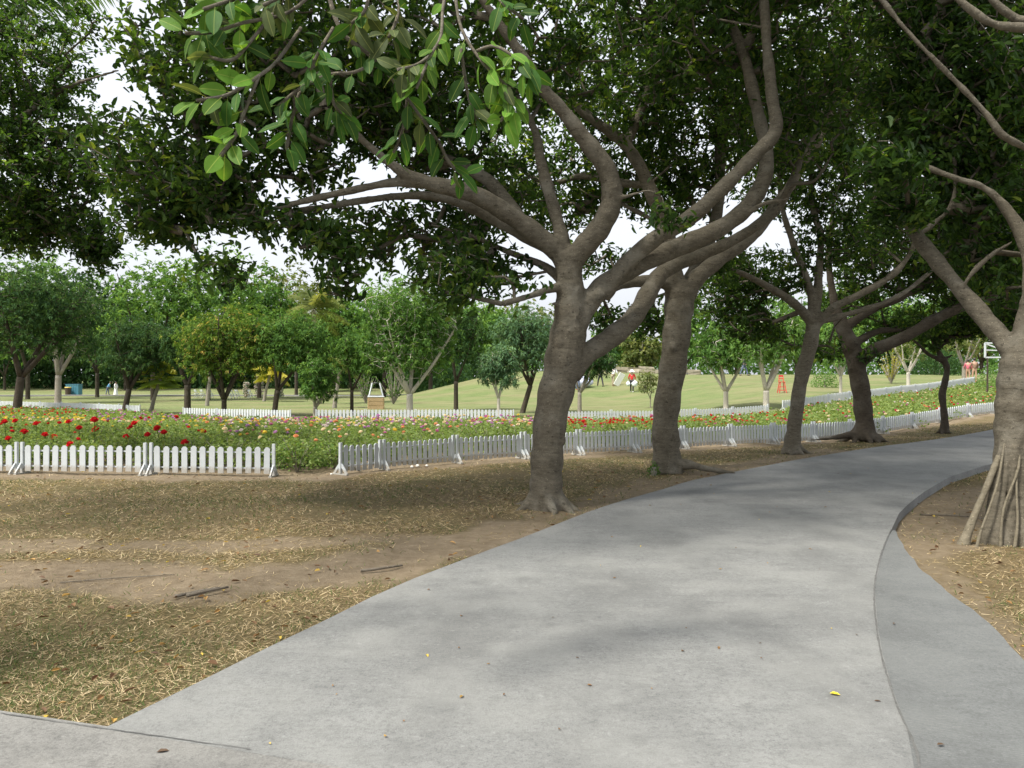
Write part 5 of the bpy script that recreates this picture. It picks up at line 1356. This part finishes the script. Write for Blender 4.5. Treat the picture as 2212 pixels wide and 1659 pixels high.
person('person in a light blue shirt bending beside the far path', 232, 101, 1.8, BLU, DEN, BLK, .15, .5, arm=(.2, .1))
# props
def thing_mesh(name, mb, mats, loc, label, cat, rz=0, smooth=False, group=None):
    o = link(name, mb.mesh(name, mats, smooth), None, loc, (0, 0, rz)); tag(o, label, cat, group); return o
FOAM = simple('white_board', (.82, .83, .82), .5, .03, 3, 0)
mb = MB(); Mx = Matrix.Rotation(.45, 3, 'Y') @ Matrix.Rotation(.3, 3, 'X'); mb.box((0, 0, .55), (.5, .06, 1.1), Mx)
thing_mesh('board', mb, FOAM, G(1338, 65.6), 'white rectangular board carried by the stooping person', 'board', .3)
PLB = simple('plastic_bag', (.7, .76, .76), .35, .15, 8, .3)
def bag(u, Y, dz, r, label):
    mb = MB(); mb.ball((0, 0, 0), r, 12, 9, (1, .8, 1.1))
    q = random.Random(int(u)); mb.v = [(x * (1 + q.uniform(-.18, .18)), y * (1 + q.uniform(-.18, .18)), z * (1 + q.uniform(-.12, .12))) for x, y, z in mb.v]
    mb.tube([(-.04, 0, r), (-.02, 0, r + .12), (.02, 0, r + .12), (.04, 0, r)], .012, 5)
    thing_mesh('plastic_bag', mb, PLB, G(u, Y, dz), label, 'bag', smooth=True, group='bags carried by the person in the sun hat')
bag(1357, 60.9, .68, .16, 'translucent white carrier bag in the left hand of the sun hat person')
bag(1371, 60.9, .62, .22, 'bulky pale carrier bag in the right hand of the sun hat person')
mb = MB(); mb.ball((0, 0, .42), .95, 20, 10, (1.25, .8, .52))
q = random.Random(4); mb.v = [(x * (1 + q.uniform(-.05, .05)), y * (1 + q.uniform(-.05, .05)), z * (1 + q.uniform(-.08, .08))) for x, y, z in mb.v]
thing_mesh('bundle', mb, simple('pale_fabric', (.55, .58, .75), .6, .1, 2, .3), G(1250, 65.5), 'large pale bundle of fabric lying on the hill behind the person in maroon', 'bundle', smooth=True)
# red high chair
t = empty('high_chair', G(1689, 48), 'red wooden lifeguard style high chair on the lawn', 'chair'); t.scale = (.8, .8, .8)
RP = simple('red_paint', (.55, .05, .04), .5, .1, 5, 0)
for sx in (-1, 1):
    for sy in (-1, 1):
        mb = MB(); mb.bar((sx * .26, sy * .24, 0), (sx * .15, sy * .13, .80), .05); mb.build('leg', RP, t)
mb = MB(); mb.box((0, 0, .82), (.42, .36, .05)); mb.build('seat', RP, t)
mb = MB()
for sx in (-1, 1): mb.bar((sx * .17, .15, .84), (sx * .14, .2, 1.32), .045)
mb.box((0, .2, 1.27), (.3, .04, .14)); mb.box((0, .18, 1.07), (.3, .03, .07)); mb.build('backrest', RP, t)
for z, w_ in ((.2, .46), (.45, .38)):
    mb = MB(); mb.bar((-w_ / 2, -.2 + z * .1, z), (w_ / 2, -.2 + z * .1, z), .045); mb.bar((-w_ / 2, .2 - z * .1, z), (w_ / 2, .2 - z * .1, z), .045); mb.build('rung', RP, t)
# white frame at right
t = empty('swing_frame', G(2150, 45), 'white painted wooden frame with slanting bars behind the right fig trunk', 'frame')
b = Vector(t.location)
def pf(u, v): return Vector(P(u, v, 45)) - b
c = [pf(2128, 741), pf(2185, 741), pf(2185, 772), pf(2128, 772)]
for i in range(4):
    mb = MB(); mb.bar(c[i], c[(i + 1) % 4], .08); mb.build('bar', M['white'], t)
mb = MB(); mb.bar(pf(2128, 742), pf(2165, 756), .07); mb.bar(pf(2128, 756), pf(2185, 758), .06); mb.build('brace', M['white'], t)
for u in (2133, 2182):
    mb = MB(); e = pf(u, 772); mb.bar((e.x, 0, 0), (e.x, 0, e.z), .07); mb.build('leg', M['bark_dark'], t)
# wicker balloon basket
t = empty('balloon_basket', G(812, 48), 'square wicker basket with white slanting poles on the lawn', 'basket', rz=.2)
def wicker():
    m, tt, b_ = new_mat('wicker')
    w_ = tt.nodes.new('ShaderNodeTexBrick'); w_.inputs['Scale'].default_value = 14; w_.inputs['Color1'].default_value = (.5, .36, .17, 1); w_.inputs['Color2'].default_value = (.36, .25, .11, 1); w_.inputs['Mortar'].default_value = (.16, .1, .05, 1)
    tt.links.new(coords(tt, rot=(1.57, 0, 0)), w_.inputs['Vector']); tt.links.new(w_.outputs[0], b_.inputs['Base Color']); bump(tt, w_.outputs[1], b_, .5, .02)
    return m
WK = wicker(); bw = .92; bh = .72
for k in range(4):
    mb = MB(); a = k * math.pi / 2
    for i in range(6):
        zz = .06 + i * .12; mb.box((0, -bw / 2 + (.008 if i % 2 else -.004), zz), (bw - .07, .05, .108))
    Mz = Matrix.Rotation(a, 4, 'Z'); me = mb.mesh('woven_side', WK); me.transform(Mz); link('woven_side', me, t)
    mb = MB(); mb.tube([(bw / 2 - .02, -bw / 2 + .02, 0), (bw / 2 - .02, -bw / 2 + .02, bh)], .035, 8); me = mb.mesh('corner_post', WK); me.transform(Mz); link('corner_post', me, t)
    mb = MB(); mb.tube([(-bw / 2, -bw / 2, bh + .01), (bw / 2, -bw / 2, bh + .01)], .035, 8); me = mb.mesh('rim', M['white']); me.transform(Mz); link('rim', me, t)
    mb = MB(); mb.bar((bw / 2 - .04, -bw / 2 + .04, bh), (.22, -.22, 1.55), .05); me = mb.mesh('pole', M['white']); me.transform(Mz); link('pole', me, t)
mb = MB(); mb.box((0, 0, .04), (bw - .1, bw - .1, .06)); mb.build('base', WK, t)
mb = MB(); mb.tube([(.22 * math.cos(a), .22 * math.sin(a), 1.55) for a in np.linspace(0, 6.283, 13)], .025, 6); mb.build('burner_ring', simple('black_metal', (.03, .03, .03), .4, .1, 5, 0), t)
# folding chairs at the wedding spot
def chair(u, Y, rz, label):
    t = empty('folding_chair', G(u, Y), label, 'chair', 'white folding chairs on the lawn', rz)
    for sx in (-1, 1):
        mb = MB(); mb.bar((sx * .2, -.22, 0), (sx * .2, .14, .85), .035); mb.build('leg', M['white'], t)
        mb = MB(); mb.bar((sx * .17, .24, 0), (sx * .17, -.16, .45), .035); mb.build('leg', M['white'], t)
    mb = MB(); mb.box((0, -.02, .45), (.40, .38, .035)); mb.build('seat', M['white'], t)
    mb = MB(); mb.box((0, .13, .80), (.4, .025, .1)); mb.box((0, .09, .66), (.38, .02, .05)); mb.build('backrest', M['white'], t)
    mb = MB(); mb.bar((-.2, -.12, .2), (.2, -.12, .2), .025); mb.build('stretcher', M['white'], t)
for u, Y, rz, lb in [(424, 78, 2.4, 'white folding chair leftmost of the row'), (437, 79, 2.5, 'second white folding chair from the left'), (455, 77, 2.4, 'white folding chair left of the golden tree trunk'), (500, 77, 2.6, 'white folding chair right of the golden tree trunk'), (512, 78, 2.6, 'white folding chair before the gap'), (540, 79, 2.5, 'white folding chair beside the flower column')]:
    chair(u, Y, rz, lb)
# flower columns
def fcol(u, Y, hh, label, r=.35):
    t = empty('flower_column', G(u, Y), label, 'flower column', 'white flower columns at the wedding spot')
    mb = MB(); mb.tube([(0, 0, 0), (0, 0, hh)], .08, 8); mb.build('post', M['white'], t)
    mb = MB(); q = random.Random(int(u))
    for i in range(150):
        a = q.uniform(0, 6.28); rr = r * q.uniform(.6, 1); mb.m = 0; blossom_geo(mb, (rr * math.cos(a), rr * math.sin(a), q.uniform(.05, hh)), .12, q, 1)
    mb.build('flowers', PM['white'], t)['kind'] = 'stuff'
    n_ = 400; a = rng.random(n_) * 6.283; rr = r * (.5 + .5 * rng.random(n_))
    me = leaf_mesh('foliage', np.stack([rr * np.cos(a), rr * np.sin(a), hh * rng.random(n_)], 1), rng.normal(size=(n_, 3)), rng.normal(size=(n_, 3)), np.full(n_, .16), np.full(n_, .08), rng.random(n_), M['leaf_blue'], lod=2)
    link('foliage', me, t)['kind'] = 'stuff'
fcol(560, 82, 3.0, 'tall column of white flowers at the right end of the chairs', .5)
fcol(605, 84, 2.2, 'shorter white flower column under the yellow palm', .35)
fcol(532, 84, 1.6, 'low white flower stand behind the chairs', .3)
# blue box and bin
BB = simple('blue_box_paint', (.06, .2, .27), .5, .1, 2, .1)
t = empty('storage_box', G(160, 100), 'blue ribbed storage box under the far trees', 'box')
mb = MB(); mb.box((0, 0, .65), (1.6, .9, 1.25)); mb.build('body', BB, t)
for i in range(6):
    mb = MB(); mb.box((-.7 + i * .28, -.465, .65), (.1, .02, 1.2)); mb.build('rib', BB, t)
mb = MB(); mb.box((0, 0, 1.31), (1.7, 1.0, .06)); mb.build('lid', BB, t)
t = empty('litter_bin', G(147, 99), 'dark bin with a yellow lid beside the blue box', 'bin')
mb = MB(); mb.tube([(0, 0, 0), (0, 0, .9)], [.3, .36], 12); mb.build('body', simple('bin_paint', (.06, .04, .03), .5, .1, 5, 0), t)
mb = MB(); mb.tube([(0, 0, .9), (0, 0, 1.0)], [.4, .34], 12); mb.build('lid', simple('bin_lid', (.5, .35, .05), .5, .1, 5, 0), t)
# stone ruin: each stone a part
ST = simple('sandstone', (.30, .265, .20), .9, .25, 3, .6)
t = empty('stone_wall', G(1385, 80), 'low tumbled sandstone wall on the hilltop', 'wall')
q = random.Random(9); bz = Vector(t.location)
xk = -4.6
while xk < 4.6:
    w_ = q.uniform(.7, 1.5); z0 = -.1
    for lv in range(q.choice((1, 2, 2, 3))):
        hh = q.uniform(.2, .38); mb = MB(); mb.box((0, 0, 0), (w_, .7, hh), Matrix.Rotation(q.uniform(-.06, .06), 3, 'Y'))
        mb.v = [(x + q.uniform(-.07, .07), y + q.uniform(-.07, .07), z + q.uniform(-.05, .05)) for x, y, z in mb.v]
        mb.build('stone', ST, t, loc=(xk + w_ / 2, q.uniform(-.1, .1), Hs(bz.x + xk, bz.y) - bz.z + z0 + hh / 2)); z0 += hh
    xk += w_ + .03
# hedge and shrubs on the right
def shrub(name, label, u, Y, w_, h, n, leaf, L=.12, spike=False, cat='shrub'):
    t = empty(name, G(u, Y), label, cat)
    if spike:
        mb = MB(); P2 = []; A2 = []
        for i in range(26):
            a = rnd.uniform(0, 6.28); el = rnd.uniform(.7, 1.4); d = Vector((math.cos(a) * math.cos(el), math.sin(a) * math.cos(el), math.sin(el)))
            e = Vector((d.x * w_, d.y * w_, d.z * h)); mb.tube([(0, 0, 0), e * .5 + Vector((0, 0, .05)), e], [.03, .02, .01], 4, False)
            for k in range(n // 26): s_ = rnd.uniform(.2, 1); P2.append(tuple(e * s_)); A2.append(tuple(d + Vector((rnd.uniform(-.8, .8), rnd.uniform(-.8, .8), rnd.uniform(-.3, .5)))))
        mb.build('stems', M['bark_grey'], t); pos = np.array(P2); ax = np.array(A2); m = len(pos)
    else:
        m = n; q_ = unit(rng.normal(size=(m, 3))) * (rng.random((m, 1)) ** .25); q_[:, 2] = np.abs(q_[:, 2]); pos = q_ * np.array([w_, w_ * .7, h]); ax = rng.normal(size=(m, 3))
        mb = MB(); mb.tube([(0, 0, -.1), (0, 0, h * .6)], [.08, .04], 6); mb.build('stem', M['bark_grey'], t)
    link('foliage', leaf_mesh('foliage', pos, ax, rng.normal(size=(m, 3)) + np.array([0, 0, .8]), np.full(m, L), np.full(m, L * .5), np.clip(.5 + .2 * rng.normal(size=m), 0, 1), M[leaf], lod=2), t)['kind'] = 'stuff'
shrub('clipped_hedge', 'rounded dark clipped hedge behind the pickets on the right', 2030, 68, 2.6, 2.1, 5000, 'leaf_dark', .16, cat='hedge')
shrub('spiky_shrub', 'upright yellow green shrub with spreading stems on the right lawn', 1925, 56, 1.4, 2.3, 520, 'leaf_yellow', .14, True)
shrub('low_shrub', 'feathery green shrub left of the little pale forked tree', 1782, 52, .9, 1.3, 700, 'leaf_bright', .14)
shrub('stem_clump', 'clump of pale upright stems behind the wicker basket', 850, 56, 1.6, 2.6, 400, 'leaf_mango', .2, True)
shrub('stem_clump', 'clump of pale stems left of the wicker basket', 790, 58, 1.2, 2.4, 300, 'leaf_mango', .2, True)
shrub('tall_shrub', 'leafy flowering shrub above the end of the climbing pickets', 2165, 50, 1.8, 1.7, 2200, 'leaf_bright', .12)
shrub('low_shrub', 'sprouting green tuft at the foot of the second fig trunk', 1412, 13.0, .10, .22, 130, 'leaf_mango', .05)
shrub('weed_tuft', 'leafy weeds at the bed corner by the fence gap', 640, 13.9, .55, .45, 900, 'leaf_bright', .06, cat='weeds')
shrub('weed_tuft', 'lush green weeds inside the gap beside the short picket panel', 700, 14.2, .5, .4, 800, 'leaf_bright', .06, cat='weeds')
# fallen sticks
WD = bark_mat('stick_bark', (.09, .075, .055), (.22, .19, .15))
def stick(pts, r, label):
    A = [Vector((x, y, Hs(x, y) + z)) for x, y, z in pts]
    mb = MB(); mb.tube(catmull(A, 4), np.interp(np.linspace(0, 1, len(catmull(A, 4))), [0, 1], [r, r * .6]), 7)
    o = mb.build('fallen_stick', WD, None, True); tag(o, label, 'stick', 'sticks lying on the ground')
stick([(-2.31, 5.68, .03), (-2.2, 5.78, .035), (-2.1, 5.92, .03)], .014, 'thick short grey stick, the brighter of the lying pair')
stick([(-2.40, 5.70, .02), (-2.26, 5.82, .025), (-2.17, 5.93, .02)], .013, 'thinner dark stick beside the thick short one')
stick([(-1.23, 6.5, .02), (-1.12, 6.52, .03), (-1.0, 6.6, .03), (-.92, 6.7, .02)], .014, 'crooked stick on the bare earth left of the road')
stick([(-3.5, 6.2, .01), (-3.1, 6.3, .015), (-2.7, 6.4, .01)], .005, 'long thin curved twig on the bare earth')
stick([(-2.9, 14.0, .1), (-2.7, 13.7, .05), (-2.55, 13.4, .03)], .03, 'dark stick leaning at the foot of the short picket panel')
stick([(4.9, 9.6, .01), (5.3, 9.5, .015), (5.6, 9.2, .01)], .01, 'brown twig lying on the sandy right verge')
# single leaves on the concrete
YL = leaf_mat('yellow_leaf', [(0, (.6, .48, .02)), (1, (.7, .55, .03))], trans=.1)
DL = leaf_mat('dark_leaf', [(0, (.05, .035, .02)), (1, (.1, .05, .02))], trans=.05)
def ground_leaf(u, v, s, a, mat, label):
    Y = 2765 / (v - 812) * (1.57 / 1.6); x = (u - 1106) / F * Y
    me = leaf_mesh('fallen_leaf', np.array([[0, 0, .004]]), np.array([[math.cos(a), math.sin(a), .05]]), np.array([[0, 0, 1.0]]), np.array([s]), np.array([s * .55]), np.array([.5]), mat, curl=.05)
    o = link('fallen_leaf', me, None, (x, Y, .026 if u < 400 else .032)); tag(o, label, 'leaf', 'single leaves lying on the concrete')
ground_leaf(1792, 1500, .05, -.5, YL, 'bright yellow leaf on the open concrete')
ground_leaf(2024, 1612, .035, .1, DL, 'dark leaf on the ribbed shoulder at the lower right')
ground_leaf(338, 1625, .05, .3, DL, 'curled brown leaf near the seam at the lower left')
ground_leaf(1930, 1350, .03, .9, DL, 'dark scrap beside the shoulder joint')
ground_leaf(1640, 1392, .02, .4, DL, 'tiny dark bud on the middle of the road')
ground_leaf(1192, 1336, .02, .4, DL, 'tiny dark bud left of centre on the road')
# white pebbles by the fence
for u, Y, s, lb in [(1183, 13.0, .035, 'by the end post of the short panel'), (1455, 14.95, .05, 'leftmost of three under the second panel'), (1467, 15.05, .06, 'middle of three under the second panel'), (1486, 15.1, .045, 'rightmost of three under the second panel')]:
    u = u * .6064 if u > 1100 and False else u
    mb = MB(); mb.ball((0, 0, 0), s * .6, 8, 6, (1, .8, .8)); uu = {1183: 716, 1455: 890, 1467: 902, 1486: 922}[u]; Yy = {1183: 13.0, 1455: 14.0, 1467: 14.1, 1486: 14.2}[u]
    thing_mesh('white_stone', mb, simple('white_stone', (.75, .73, .68), .7, .1, 9, .2), G(uu, Yy - .1, s * .5), 'white pebble ' + lb, 'stone', smooth=True, group='white pebbles at the foot of the pickets')
tri = sum(len(m.loops) - 2 * len(m.polygons) for m in bpy.data.meshes if m.users)
print('TRIS', tri, 'objects', len(scene.objects))
